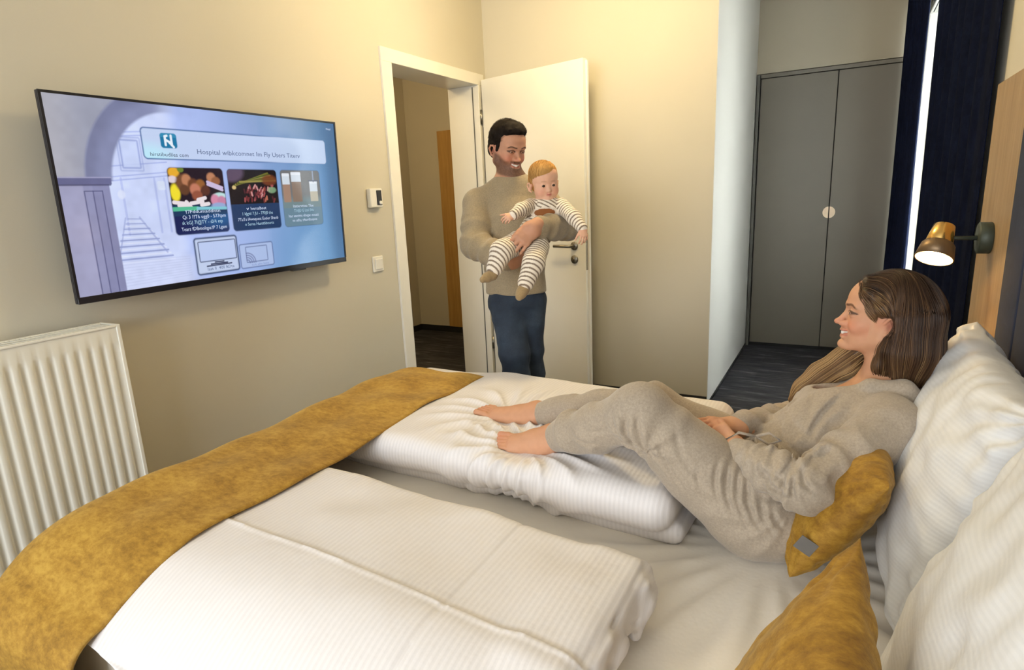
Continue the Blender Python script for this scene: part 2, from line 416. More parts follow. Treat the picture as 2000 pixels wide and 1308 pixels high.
# wall behind the photographer with a window opening
b = box_bm((-2.7, YH-0.2, 0), (-2.6, -0.1, ZC)); box_bm((-2.7, 2.0, 0), (-2.6, YA, ZC), bm=b)
box_bm((-2.7, -0.1, 0), (-2.6, 2.0, 0.7), bm=b); box_bm((-2.7, -0.1, 2.4), (-2.6, 2.0, ZC), bm=b)
struct(bm_obj('wall_rear', b, M['wall']))
def window(name, axis, u0, u1, z0, z1, at_):
    fr = bmesh.new(); t = 0.06
    def bx(a0, a1, c0, c1, d0, d1):
        if axis == 'y': box_bm((a0, at_+d0, c0), (a1, at_+d1, c1), 0.004, 1, fr)
        else: box_bm((at_+d0, a0, c0), (at_+d1, a1, c1), 0.004, 1, fr)
    bx(u0, u0+t, z0, z1, -0.03, 0.02); bx(u1-0.02, u1, z0, z1, -0.03, 0.02); bx(u0+t, u1-0.02, z0, z0+t, -0.03, 0.02); bx(u0+t, u1-0.02, z1-t, z1, -0.03, 0.02)
    m = (u0+u1)/2; bx(m-0.03, m+0.03, z0+t, z1-t, -0.028, 0.018)
    f = struct(bm_obj(name, fr, M['white']))
    g = NT('window_glass'); g.col((1, 1, 1)); g.set(Roughness=0.0, IOR=1.0, Transmission_Weight=1.0, Specular_IOR_Level=0.3)
    p = box('pane', (u0+t, at_-0.003, z0+t) if axis == 'y' else (at_-0.003, u0+t, z0+t),
            (u1-t, at_+0.003, z1-t) if axis == 'y' else (at_+0.003, u1-t, z1-t), g.m, f)
    return f
window('window_1', 'y', 3.0, 5.52, 0.35, 2.55, YH-0.022)
window('window_2', 'x', -0.1, 2.0, 0.7, 2.4, -2.65)
# baseboards
struct(box('baseboard_left', (-2.6, YA-0.012, 0), (2.73, YA-0.0005, 0.06), M['base_dark']))
struct(box('baseboard_back', (XB-0.012, YN+0.001, 0), (XB-0.0005, YA-0.012, 0.055), M['base_dark']))
struct(box('baseboard_niche', (XB-0.002, YN-0.012, 0), (XW, YN-0.0005, 0.012), M['base_dark']))
# corridor seen through the doorway
CX, CY = 5.16, 3.97
struct(box('wall_corridor_end', (CX, YA+WT, 0), (CX+0.1, CY+0.1, ZC), M['wall']))
struct(box('wall_corridor_far', (1.2, CY, 0), (CX, CY+0.1, ZC), M['wall']))
struct(box('wall_corridor_near', (1.2, YA+WT, 0), (1.3, CY, ZC), M['wall']))
struct(box('wall_corridor_side', (XB+0.1, YA+WT-0.1, 0), (CX, YA+WT, ZC), M['wall']))
struct(box('baseboard_corridor_end', (CX-0.014, YA+WT+0.001, 0), (CX-0.0005, CY-0.014, 0.062), M['base_dark']))
struct(box('baseboard_corridor_far', (1.301, CY-0.014, 0), (CX-0.001, CY-0.0005, 0.062), M['base_dark']))
pn = box('wooden_wall_board', (CX-0.022, 3.02, 0.063), (CX-0.0005, 3.585, 2.02), M['oak_corridor'], None, 0.002, 1)
tag(pn, 'tall honey oak panel on the corridor wall beyond the doorway', 'panel')

# door frame (white steel surround) ---------------------------------
fr = bmesh.new()
y0, y1 = YA-0.014, YA+WT+0.014
def jamb(x0, x1, z0, z1): box_bm((x0, y0, z0), (x1, y1, z1), 0.002, 1, fr)
fw = 0.0
jamb(2.735, DX0+0.022, 0, DZ-0.02); jamb(DX1-0.012, 3.797, 0, DZ-0.02); jamb(2.735, 3.797, DZ-0.02, 2.182)
df = struct(bm_obj('door_1', fr, M['white']))
sl = bmesh.new()   # rubber seal groove on the hinge jamb
box_bm((DX1-0.016, YA+0.03, 0.01), (DX1-0.012, YA+0.036, DZ-0.03), bm=sl)
bm_obj('door_seal', sl, M['grey_dark'], df)
# open door leaf ----------------------------------------------------
hx, hy = 3.735, 2.215
leaf = empty('door_leaf', (hx, hy, 0.0))
fx, fy = 3.545, 1.408
dirv = np.array([fx-hx, fy-hy]); LW = float(np.hypot(*dirv)); ang = math.atan2(dirv[1], dirv[0])
leaf.rotation_euler = (0, 0, ang)
tag(leaf, 'white flush door leaf standing open into the room behind the man', 'door')
# local frame: x along the leaf from hinge to free edge, y through the thickness (negative = towards the bed)
bb = box_bm((0.0, 0.0, 0.012), (LW, 0.042, 2.14), 0.0015, 1)
bm_obj('panel', bb, M['white'], leaf)
bb = box_bm((LW-0.001, 0.026, 0.02), (LW+0.012, 0.042, 2.13), 0.002, 1); bm_obj('rebate', bb, M['white'], leaf)
bb = box_bm((LW-0.001, 0.004, 0.90), (LW+0.0015, 0.022, 1.13), 0.0, 1); bm_obj('lock_plate', bb, M['steel'], leaf)
hd = bmesh.new(); hxp = LW-0.085
for zz, rr in ((1.05, 0.027),): lathe_bm([(rr, 0), (rr, 0.006), (rr-0.003, 0.009)], 28, Matrix.Translation((hxp, -0.0, zz)) @ Matrix.Rotation(math.pi/2, 4, 'X'), hd)
tube_bm([(hxp, -0.004, 1.05), (hxp, -0.045, 1.05), (hxp-0.012, -0.054, 1.05), (hxp-0.125, -0.054, 1.05)], 0.0095, 12, hd)
bm_obj('handle', hd, M['steel'], leaf, True)
hd = bmesh.new(); lathe_bm([(0.027, 0), (0.027, 0.006), (0.024, 0.009)], 28, Matrix.Translation((hxp, 0, 0.965)) @ Matrix.Rotation(math.pi/2, 4, 'X'), hd)
box_bm((hxp-0.003, -0.0115, 0.955), (hxp+0.003, -0.008, 0.975), bm=hd)
bm_obj('lock_rosette', hd, M['steel'], leaf, True)
for zz in (0.28, 1.05, 1.86):
    hb = bmesh.new(); lathe_bm([(0.009, 0), (0.009, 0.09)], 14, Matrix.Translation((-0.008, -0.004, zz)), hb); bm_obj('hinge', hb, M['steel'], leaf, True)

# wardrobe ------------------------------------------------------------
wd = empty('wardrobe', (XW, 0.2, 0)); tag(wd, 'built-in grey wardrobe with two flush doors at the end of the room', 'wardrobe')
def wbox(name, lo, hi, mat, bev=0.001, par=None):
    return box(name, tuple(A3(lo)-A3((XW, 0.2, 0))), tuple(A3(hi)-A3((XW, 0.2, 0))), mat, par or wd, bev, 1)
wbox('carcass', (XW+0.02, YH+0.005, 0.0), (XW+0.59, YN-0.010, 2.23), M['darkgap'])
wbox('side_panel', (XW-0.03, YN-0.032, 0.0), (XW+0.019, YN-0.010, 2.226), M['grey_dark'])
wbox('top_trim', (XW-0.012, YH+0.005, 2.20), (XW+0.019, YN-0.036, 2.228), M['grey_door'])
yd = [(0.121, 0.668), (-0.408, 0.115)]
doors = []
for k, (a, c) in enumerate(yd):
    d = wbox('door', (XW-0.01, a, 0.03), (XW+0.018, c, 2.194), M['grey_door'], 0.0015); doors.append(d)
    # half-moon finger pull inset at the meeting edge
    bm = bmesh.new(); cy = 0.118; n = 20; s = 1 if k == 0 else -1
    top = [bm.verts.new((XW-0.0125, (cy+s*(0.004+0.041*math.sin(math.pi*i/n)))-0.2, 1.135+0.045*math.cos(math.pi*i/n))) for i in range(n+1)]
    bot = [bm.verts.new((v.co.x+0.004, v.co.y, v.co.z)) for v in top]
    for v in top+bot: v.co.x -= XW
    bm.faces.new(top)
    for i in range(n+1): bm.faces.new((top[i], top[(i+1) % (n+1)], bot[(i+1) % (n+1)], bot[i]))
    h = bm_obj('handle', bm, M['oak_light'] if 'oak_light' in M else M['lamp_inside'], d)
    h['label'] = 'pale wooden half-moon pull'
wbox('plinth', (XW+0.004, YH+0.005, 0.0), (XW+0.02, YN-0.034, 0.028), M['darkgap'])

# unseen corridor lamp, added with its light to brighten the passage beyond the doorway
cor = bm_obj('corridor_fill_lamp', lathe_bm([(0.0, ZC-0.07), (0.13, ZC-0.065), (0.15, ZC-0.05), (0.15, ZC-0.001), (0.0, ZC-0.001)], 32, Matrix.Translation((3.3, 3.25, 0))), M['lamp_inside'], None, True)
tag(cor, 'unseen round ceiling light added to brighten the corridor', 'lamp')
l_ = bpy.data.lights.new('corridor_fill_light', 'POINT'); l_.energy = 26; l_.color = (1.0, 0.74, 0.40); l_.shadow_soft_size = 0.12
lo2 = bpy.data.objects.new('corridor_fill_light', l_); lo2.location = (3.3, 3.25, ZC-0.25); COL.objects.link(lo2)
# ================================================================== radiator
RX1, RY, RZ0, RZ1 = 1.108, YA-0.135, 0.14, 1.018
rad = empty('radiator', (0.55, YA-0.09, RZ0)); tag(rad, 'white ribbed panel radiator on the wall under the television', 'radiator')
def rl(p): return (p[0]-0.55, p[1]-(YA-0.09), p[2]-RZ0)
RX0 = 0.0; pitch = 0.0376
# pressed front panel: flutes as real relief
def rib_profile(u):       # u: phase 0..1, raised rib of convex section, flat valley
    return 0.010*sstep(0.08, 0.34, u)*(1-sstep(0.66, 0.92, u))
nx = int((RX1-RX0-0.03)/pitch)
xs = []; x_start = RX1-0.028-nx*pitch
us = [0, .08, .15, .21, .27, .34, .5, .66, .73, .79, .85, .92]
xs = [RX0] + [x_start+(i+u)*pitch for i in range(nx) for u in us] + [x_start+nx*pitch, RX1-0.012]
zs = [RZ0, RZ0+0.045, RZ0+0.06, RZ0+0.075, RZ1-0.085, RZ1-0.07, RZ1-0.055, RZ1-0.006]
P = np.zeros((len(xs), len(zs), 3))
for i, x in enumerate(xs):
    u = ((x-x_start)/pitch) % 1.0
    hgt = -(1-float(rib_profile(u))/0.010)*0.009 if x_start-1e-6 <= x <= x_start+nx*pitch+1e-6 else 0
    for j, z in enumerate(zs):
        e = {0: 0, 1: 0, 2: .5, 3: 1, 4: 1, 5: .5, 6: 0, 7: 0}[j]
        P[i, j] = rl((x, RY-hgt*e*-1*-1 if False else RY+(-hgt)*e, z))
grid_mesh('front_panel', P, M['radiator'], rad)
def rb(name, lo, hi, bev=0.002): return box(name, rl(lo), rl(hi), M['radiator'], rad, bev, 2)
rb('side_cover', (RX1-0.012, RY-0.004, RZ0), (RX1, RY+0.105, RZ1)); rb('top_rail', (RX0, RY-0.004, RZ1-0.008), (RX1-0.012, RY+0.012, RZ1))
rb('rear_panel', (RX0, RY+0.095, RZ0), (RX1-0.012, RY+0.105, RZ1-0.01)); rb('bracket', (0.2, RY+0.105, 0.3), (0.24, YA, 0.34)); rb('bracket', (0.9, RY+0.105, 0.3), (0.94, YA, 0.34))
rb('rear_rail', (RX0, RY+0.088, RZ1-0.008), (RX1-0.012, RY+0.105, RZ1))
fin = box('grille_bar', rl((RX1-0.03, RY+0.012, RZ1-0.007)), rl((RX1-0.0255, RY+0.088, RZ1-0.001)), M['radiator'], rad)
for i in range(1, 80):
    f2 = fin.copy(); f2.location = (-i*0.0135, 0, 0); COL.objects.link(f2); f2.parent = rad
core = box('convector', rl((RX0, RY+0.03, RZ0+0.03)), rl((RX1-0.014, RY+0.07, RZ1-0.03)), M['grey_dark'], rad)

# ================================================================== television
TX0, TX1, TZ0, TZ1, TY = 1.020, 2.242, 1.097, 1.750, YA-0.10
tv = empty('television', ((TX0+TX1)/2, TY+0.04, (TZ0+TZ1)/2)); tag(tv, 'wide flat television showing a blue menu, mounted on the beige wall', 'television')
tv.rotation_euler = (math.radians(1.6), 0, math.radians(0.0))
tw, th_ = (TX1-TX0)/2, (TZ1-TZ0)/2
# local: x right along wall, y into the wall, z up; screen faces -y
hs = bmesh.new(); box_bm((-tw, -0.036, -th_), (tw, -0.020, th_), 0.003, 2, hs)
box_bm((-tw*0.75, -0.021, -th_*0.85), (tw*0.75, 0.03, th_*0.5), 0.01, 2, hs)
housing = bm_obj('housing', hs, M['black'], tv)
box('bezel', (-tw+0.001, -0.041, -th_), (tw-0.001, -0.036, -th_+0.022), M['black'], tv, 0.001, 1)
bz = bmesh.new(); box_bm((-tw, -0.041, -th_+0.022), (-tw+0.008, -0.036, th_), bm=bz); box_bm((tw-0.008, -0.041, -th_+0.022), (tw, -0.036, th_), bm=bz); box_bm((-tw+0.008, -0.041, th_-0.008), (tw-0.008, -0.036, th_), bm=bz)
bm_obj('bezel_frame', bz, M['black'], tv)
box('wall_mount', (-0.2, 0.03, -0.15), (0.2, 0.058, 0.15), M['black'], tv, 0.003, 1)
box('sensor', (0.28, -0.03, -th_-0.008), (0.36, -0.01, -th_), M['black'], tv, 0.002, 1)
# screen picture: painted into a fine vertex grid
SU, SV = 720, 380
sx0, sx1, sz0, sz1 = -tw+0.008, tw-0.008, -th_+0.022, th_-0.008
U, Vv = np.meshgrid((np.arange(SU))/(SU-1), (np.arange(SV))/(SV-1), indexing='ij')
C = np.zeros((SU, SV, 3))
def fill(mask, c, a=1.0):
    m = np.clip(mask, 0, 1)[..., None]*a; C[:] = C*(1-m)+np.array(c)*m
def cc(r, g, b): return np.array(srgb(r, g, b))
asp = (sx1-sx0)/(sz1-sz0)
def rrect(u0, u1, v0, v1, rad=0.02, soft=0.003):
    cx, cy, hx_, hy_ = (u0+u1)/2*asp, (v0+v1)/2, (u1-u0)/2*asp-rad, (v1-v0)/2-rad
    qx = np.abs(U*asp-cx)-hx_; qy = np.abs(Vv-cy)-hy_
    d = np.hypot(np.maximum(qx, 0), np.maximum(qy, 0))+np.minimum(np.maximum(qx, qy), 0)-rad
    return 1-sstep(-soft, soft, d), d
def blob(u, v, ru, rv, soft=0.25, rot=0.0):
    x = (U-u)*asp; y = Vv-v; c, s = math.cos(rot), math.sin(rot); x, y = x*c+y*s, -x*s+y*c
    return 1-sstep(1-soft, 1+soft, np.hypot(x/ru, y/rv))
def line(u0, v0, u1, v1, w=0.004, soft=0.002):
    ax_, ay, bx_, by = u0*asp, v0, u1*asp, v1; dx, dy = bx_-ax_, by-ay; L = dx*dx+dy*dy
    t = np.clip(((U*asp-ax_)*dx+(Vv-ay)*dy)/L, 0, 1); d = np.hypot(U*asp-ax_-t*dx, Vv-ay-t*dy)
    return 1-sstep(w-soft, w+soft, d)
NZ = vnoise(U*9*asp, Vv*9, U*0+3.3)*0.5+vnoise(U*30*asp, Vv*30, U*0+7.1)*0.3
# backdrop: lavender on the left to steel blue on the right
g = sstep(0.35, 0.95, U)[..., None]
C[:] = cc(176, 194, 246)*(1-g)+cc(100, 148, 196)*g
C *= (1-0.28*sstep(0.55, 1.0, Vv)*sstep(0.3, 0.9, U))[..., None]
fill(blob(0.84, 0.02, 0.35, 0.3, 0.6), cc(110, 160, 205), 0.5)
fill(blob(0.99, 0.45, 0.10, 0.7, 0.8), cc(64, 100, 140), 0.75)
fill(sstep(0.63, 0.66, U)*(1-sstep(0.70, 0.74, U)), cc(105, 150, 200), 0.22)
# pale classical stair hall seen through the arch
fill((1-sstep(0.30, 0.36, U))*1.0, cc(212, 222, 255), 0.85)
for v_ in (0.605, 0.585, 0.66, 0.83, 0.81): fill(line(0.12, v_, 0.30, v_+0.03, 0.0035), cc(150, 165, 225), 0.6)
m, d = rrect(0.172, 0.222, 0.655, 0.80, 0.005); fill(m, cc(205, 218, 255), 0.8); fill(np.exp(-(d/0.005)**2), cc(135, 150, 210), 0.7)
m, d = rrect(0.165, 0.229, 0.64, 0.815, 0.005); fill(np.exp(-(d/0.004)**2), cc(150, 165, 220), 0.6)
for u_ in (0.255, 0.285, 0.16): fill(line(u_, 0.30, u_, 0.60, 0.006), cc(160, 172, 230), 0.5)
m, d = rrect(0.262, 0.285, 0.535, 0.585, 0.008); fill(m, cc(225, 235, 255), 0.8)
fill(blob(0.155, 0.515, 0.02, 0.024), cc(225, 232, 255), 0.8)
for i in range(16):
    v_ = 0.385-0.0128*i-0.0002*i*i; hw = 0.020+0.0052*i
    fill(line(0.175-hw*0.7, v_, 0.175+hw*1.1, v_-0.004, 0.0020+0.00022*i), cc(128, 140, 196) if i % 2 == 0 else cc(226, 232, 255), 0.75)
fill(line(0.195, 0.39, 0.262, 0.185, 0.005), cc(150, 162, 215), 0.6); fill(line(0.155, 0.39, 0.125, 0.2, 0.004), cc(150, 162, 215), 0.6)
fill(sstep(0.17, 0.13, Vv)*(1-sstep(0.26, 0.42, U)), cc(210, 218, 250), 0.8)
for i in range(9): fill(line(0.10, 0.02+i*0.017, 0.33, 0.035+i*0.014, 0.002), cc(150, 160, 205), 0.25)
# arch band: from the pier up and over to the right
cxa, cya = 0.33*asp, 0.57
ra = np.hypot((U*asp-cxa)*0.98, (Vv-cya)*0.93)
band = sstep(0.355, 0.375, ra)*(1-sstep(0.485, 0.505, ra))*(Vv > 0.585)
outer = sstep(0.485, 0.50, ra)*(Vv > 0.57)*(1-sstep(0.25, 0.33, U))
fill(outer, cc(176, 176, 188), 1.0); fill(outer*sstep(0.0, 0.1, U), cc(140, 148, 176), 0.5)
fill(band*(1-sstep(0.27, 0.36, U)), cc(136, 142, 178), 1.0); fill(band*sstep(0.40, 0.47, ra)*(1-sstep(0.2, 0.3, U)), cc(112, 116, 148), 0.6)
# pier under the arch
pier = (1-sstep(0.124, 0.128, U+0.0*(Vv)))*(Vv < 0.60)
fill(pier, cc(146, 148, 184)); fill(pier*(1-sstep(0.055, 0.062, U)), cc(168, 168, 200), 0.8); fill(pier*sstep(0.08, 0.084, U), cc(132, 134, 172), 0.7)
for u_ in (0.060, 0.082, 0.106): fill(line(u_, -0.1, u_, 0.535, 0.0028), cc(74, 76, 118), 0.8)
fill(line(0.062, 0.535, 0.106, 0.535, 0.0028), cc(74, 76, 118), 0.8)
m, d = rrect(-0.02, 0.134, 0.568, 0.602, 0.004); fill(m, cc(104, 106, 146)); fill(line(0, 0.566, 0.13, 0.566, 0.004), cc(66, 68, 104), 0.8)
fill(line(0, 0.604, 0.134, 0.604, 0.003), cc(165, 165, 200), 0.8)
C *= (1+0.16*NZ*(1-sstep(0.3, 0.5, U)))[..., None]
# banner
m, d = rrect(0.236, 0.944, 0.707, 0.873, 0.022)
fill(m, cc(200, 216, 248)*0.98, 0.95); fill(m*blob(0.25, 0.71, 0.14, 0.07, 0.7), cc(190, 240, 255), 0.8); fill(m*sstep(0.6, 0.8, U), cc(196, 214, 240), 0.6)
fill(np.exp(-(d/0.004)**2)*(1-0.85*sstep(0.6, 0.75, U)), cc(48, 92, 150), 0.9)
m, d = rrect(0.291, 0.342, 0.768, 0.850, 0.016); fill(m, cc(24, 120, 166)); fill(m*(Vv > 0.828), cc(60, 150, 190), 0.7)
for a_ in ((0.306, 0.785, 0.306, 0.832), (0.325, 0.785, 0.325, 0.838), (0.306, 0.815, 0.325, 0.795), (0.318, 0.80, 0.330, 0.775), (0.306, 0.832, 0.312, 0.836)): fill(line(*a_, 0.0065), cc(235, 245, 255))
# cards
def card(u0, u1, top, bot, foot_c):
    m, d = rrect(u0, u1, bot, top, 0.022); fill(m, foot_c); fill(np.exp(-(d/0.004)**2), cc(40, 60, 100), 0.6); return m
m1 = card(0.298, 0.483, 0.660, 0.275, cc(22, 32, 84)); im = m1*(Vv > 0.43)
fill(m1*(Vv < 0.40)*sstep(0.30, 0.47, U)*blob(0.43, 0.37, 0.2, 0.07, 0.6), cc(30, 92, 150), 0.9)
fill(im, cc(34, 20, 34)); fill(m1*(Vv <= 0.45)*(Vv > 0.385), cc(26, 60, 96), 0.8)
for (u_, v_, r1, r2, c_) in ((0.317, 0.635, 0.035, 0.03, (235, 175, 50)), (0.34, 0.65, 0.02, 0.015, (110, 130, 50)), (0.31, 0.595, 0.03, 0.02, (225, 210, 220)), (0.314, 0.52, 0.03, 0.05, (245, 225, 50)),
        (0.345, 0.575, 0.05, 0.05, (120, 76, 50)), (0.355, 0.59, 0.03, 0.035, (190, 128, 92)), (0.375, 0.56, 0.035, 0.04, (112, 66, 40)), (0.40, 0.565, 0.03, 0.03, (150, 96, 50)), (0.415, 0.53, 0.03, 0.03, (90, 50, 40)),
        (0.38, 0.535, 0.034, 0.036, (196, 124, 98)), (0.345, 0.535, 0.03, 0.03, (100, 62, 40)), (0.385, 0.50, 0.035, 0.03, (150, 84, 62)), (0.44, 0.605, 0.03, 0.03, (190, 130, 96)), (0.455, 0.585, 0.03, 0.025, (150, 96, 66)),
        (0.463, 0.495, 0.045, 0.02, (190, 226, 226)), (0.445, 0.47, 0.03, 0.035, (215, 140, 170)), (0.468, 0.465, 0.03, 0.03, (200, 130, 165)), (0.455, 0.435, 0.05, 0.02, (150, 170, 215))):
    fill(blob(u_, v_, r1, r2, 0.25)*im, cc(*c_))
for a_ in ((0.425, 0.58, 0.475, 0.545), (0.425, 0.565, 0.475, 0.53)): fill(line(*a_, 0.008)*im, cc(205, 190, 225))
for a_ in ((0.345, 0.465, 0.36, 0.43), (0.36, 0.455, 0.40, 0.465), (0.305, 0.465, 0.34, 0.455), (0.385, 0.475, 0.41, 0.485), (0.32, 0.445, 0.345, 0.44), (0.395, 0.445, 0.42, 0.45)): fill(line(*a_, 0.011)*im, cc(235, 225, 230))
fill(line(0.30, 0.425, 0.38, 0.425, 0.012)*m1, cc(86, 190, 150)); fill(line(0.38, 0.425, 0.48, 0.42, 0.009)*m1, cc(130, 200, 215))
m2 = card(0.500, 0.697, 0.656, 0.272, cc(24, 56, 98)); im = m2*(Vv > 0.44)
fill(im, cc(16, 12, 22)); fill(blob(0.515, 0.64, 0.09, 0.06)*im, cc(92, 76, 100))
for i in range(7): fill(line(0.52+0.004*i, 0.555+0.004*i, 0.66+0.005*i, 0.635-0.008*i, 0.006)*im, cc(*[(110, 110, 40), (60, 86, 30), (150, 140, 70), (80, 70, 24)][i % 4]))
fill(blob(0.52, 0.545, 0.015, 0.012)*im, cc(215, 190, 130)); fill(blob(0.665, 0.59, 0.06, 0.035)*im, cc(120, 60, 34), 0.85)
for i in range(46):
    r_ = random.Random(i); u_, v_ = 0.555+r_.random()*0.125, 0.445+r_.random()*0.095
    fill(line(u_, v_, u_+0.012*(r_.random()-.3), v_+0.02, 0.006)*im, cc(*r_.choice([(170, 82, 84), (120, 46, 52), (210, 150, 150), (84, 32, 44), (190, 110, 90)])), 0.9)
fill(blob(0.672, 0.525, 0.035, 0.02)*im, cc(130, 170, 130), 0.8)
m3 = card(0.716, 0.900, 0.656, 0.272, cc(90, 124, 146)); im = m3*(Vv > 0.40)
fill(m3, cc(104, 132, 146)); fill(im, cc(112, 108, 102)); fill(im*(1-sstep(0.44, 0.50, Vv)), cc(116, 140, 140), 0.8)
for (u0, u1, v0, v1, cup, vf) in ((0.722, 0.755, 0.44, 0.635, (168, 128, 96), 0.56), (0.763, 0.808, 0.44, 0.645, (140, 112, 84), 0.58), (0.848, 0.886, 0.44, 0.585, (196, 186, 160), 0.51)):
    m, d = rrect(u0, u1, v0, v1, 0.006); fill(m*im, cc(*cup)); fill(m*im*(Vv > vf), cc(220, 228, 236)); fill(m*im*(Vv > v1-0.02), cc(240, 244, 250))
fill(line(0.868, 0.58, 0.868, 0.65, 0.006)*im, cc(150, 160, 180)); fill(line(0.845, 0.585, 0.89, 0.585, 0.004)*im, cc(80, 84, 100))
C[:] = C*(1-(m3*0.12)[..., None])+cc(120, 160, 196)*(m3*0.12)[..., None]
# device icons
m, d = rrect(0.351, 0.503, 0.026, 0.245, 0.016); fill(m, cc(196, 210, 240)); fill(np.exp(-(d/0.006)**2), cc(44, 64, 104), 0.95)
m, d = rrect(0.363, 0.497, 0.102, 0.223, 0.006); fill(m, cc(190, 206, 244)); fill(np.exp(-(d/0.0035)**2), cc(50, 62, 100), 0.9)
for a_ in ((0.40, 0.082, 0.46, 0.082), (0.415, 0.092, 0.447, 0.092), (0.385, 0.072, 0.475, 0.074)): fill(line(*a_, 0.004), cc(44, 50, 84))
m, d = rrect(0.511, 0.647, 0.026, 0.182, 0.014); fill(m, cc(178, 196, 234), 0.8); fill(np.exp(-(d/0.004)**2), cc(70, 88, 140), 0.75)
m, d = rrect(0.535, 0.622, 0.062, 0.162, 0.004); fill(np.exp(-(d/0.0035)**2), cc(90, 104, 150), 0.8)
for rr_ in (0.02, 0.035, 0.05, 0.065): 
    q = np.hypot((U-0.537)*asp, Vv-0.058); fill(np.exp(-((q-rr_)/0.004)**2)*(U > 0.533)*(Vv > 0.055), cc(96, 104, 150), 0.8)
C = np.clip(C, 0, 1)
Pg = np.stack([sx0+(sx1-sx0)*U, np.full_like(U, -0.0368), sz0+(sz1-sz0)*Vv], -1)
ii = (np.arange(SU-1)[:, None]*SV+np.arange(SV-1)[None, :]).ravel()
Fq = np.stack([ii, ii+SV, ii+SV+1, ii+1], 1)
me = bpy.data.meshes.new('screen'); me.vertices.add(SU*SV); me.vertices.foreach_set('co', Pg.astype(np.float32).ravel())
me.loops.add(Fq.size); me.loops.foreach_set('vertex_index', Fq.astype(np.int32).ravel()); me.polygons.add(len(Fq)); me.polygons.foreach_set('loop_start', np.arange(0, Fq.size, 4, dtype=np.int32))
me.update(calc_edges=True)
Ca = np.ones((SU*SV, 4), np.float32); Ca[:, :3] = C.reshape(-1, 3); at_ = me.color_attributes.new('Col', 'FLOAT_COLOR', 'POINT'); at_.data.foreach_set('color', Ca.ravel())
t = NT('lit_screen'); at2 = t.n('ShaderNodeVertexColor'); at2.layer_name = 'Col'; t.l(at2.outputs[0], t.b.inputs['Emission Color']); t.set(Emission_Strength=0.92, Roughness=0.16); t.col((0.01, 0.01, 0.012))
t.b.inputs['Specular IOR Level'].default_value = 0.35
scr = link('screen', me, t.m, tv, False)
def emis(name, c, s=1.0):
    t = NT(name); t.col((0, 0, 0)); t.b.inputs['Emission Color'].default_value = (*c, 1); t.set(Emission_Strength=s, Roughness=0.5); v = t.noise(t.coord(), 5)
    return t.m
TXT = {'dark': emis('screen_text_dark', srgb(70, 90, 130)), 'black': emis('screen_text_black', srgb(36, 48, 84)), 'pale': emis('screen_text_pale', srgb(205, 220, 245)), 'mid': emis('screen_text_mid', srgb(120, 140, 190)), 'teal': emis('screen_text_soft', srgb(170, 205, 225))}
def text(s, u, v, h, width, m, parent=tv, name='lettering'):
    """one line of screen lettering; u, v = lower-left corner, width in u units"""
    cu = bpy.data.curves.new('t', 'FONT'); cu.body = s; cu.size = 1; cu.resolution_u = 2
    to = bpy.data.objects.new('t', cu); COL.objects.link(to); dg = bpy.context.evaluated_depsgraph_get(); me = bpy.data.meshes.new_from_object(to.evaluated_get(dg)); bpy.data.objects.remove(to)
    co = np.array([v_.co[:] for v_ in me.vertices]); x0, x1 = co[:, 0].min(), co[:, 0].max()
    W_ = width*(sx1-sx0); H_ = h*(sz1-sz0)
    for v_ in me.vertices:
        x, y = v_.co.x, v_.co.y; v_.co = ((x-x0)/(x1-x0)*W_+sx0+(sx1-sx0)*u, -0.0374, sz0+(sz1-sz0)*v+y*H_/0.72)
    return link(name, me, TXT[m], parent)
text('Hospital wibkcomnet Im Fly Users Titerv', 0.404, 0.742, 0.030, 0.41, 'dark'); text('hirstibudlles com', 0.255, 0.722, 0.022, 0.118, 'black')
text('Fddumaddittn', 0.352, 0.398, 0.020, 0.105, 'pale'); text('Q\u0131 3 ??T6 ugg0 - 577tpm', 0.325, 0.366, 0.022, 0.15, 'pale'); text('\u0131k kGJ 7l@TY - \u01310/4 etp', 0.322, 0.333, 0.022, 0.14, 'teal'); text('Tears fDfbmolqps:!P 7 Lgam', 0.316, 0.296, 0.022, 0.158, 'pale')
text('Iversalbeet', 0.575, 0.400, 0.020, 0.064, 'pale'); text('1 kJgttl 7.JU - 770J0 the', 0.540, 0.368, 0.020, 0.125, 'teal'); text('7TuTu IAwaquest Eotior Shaob', 0.52, 0.332, 0.020, 0.166, 'pale'); text('o Serna Huntthbourts', 0.545, 0.300, 0.020, 0.12, 'teal')
text('Itatiervtteu Tlae', 0.76, 0.402, 0.020, 0.098, 'pale'); text('T16JU G Ltnl 54u', 0.762, 0.370, 0.020, 0.095, 'teal'); text('Itac uaotmu ubugac eouatt', 0.735, 0.335, 0.020, 0.145, 'pale'); text('vo utftu, t4tortftuqoos', 0.75, 0.303, 0.020, 0.12, 'pale')
text('laat ll  40ll ftDta', 0.385, 0.045, 0.020, 0.098, 'dark'); text('tolt alht ltata', 0.552, 0.036, 0.014, 0.072, 'mid'); text('Hraul', 0.958, 0.951, 0.016, 0.022, 'pale')
text('v', 0.557, 0.400, 0.022, 0.011, 'pale'); text('Y7', 0.335, 0.397, 0.022, 0.016, 'pale'); text('ovtn', -0.0+0.53, -0.022, 0.010, 0.03, 'mid')

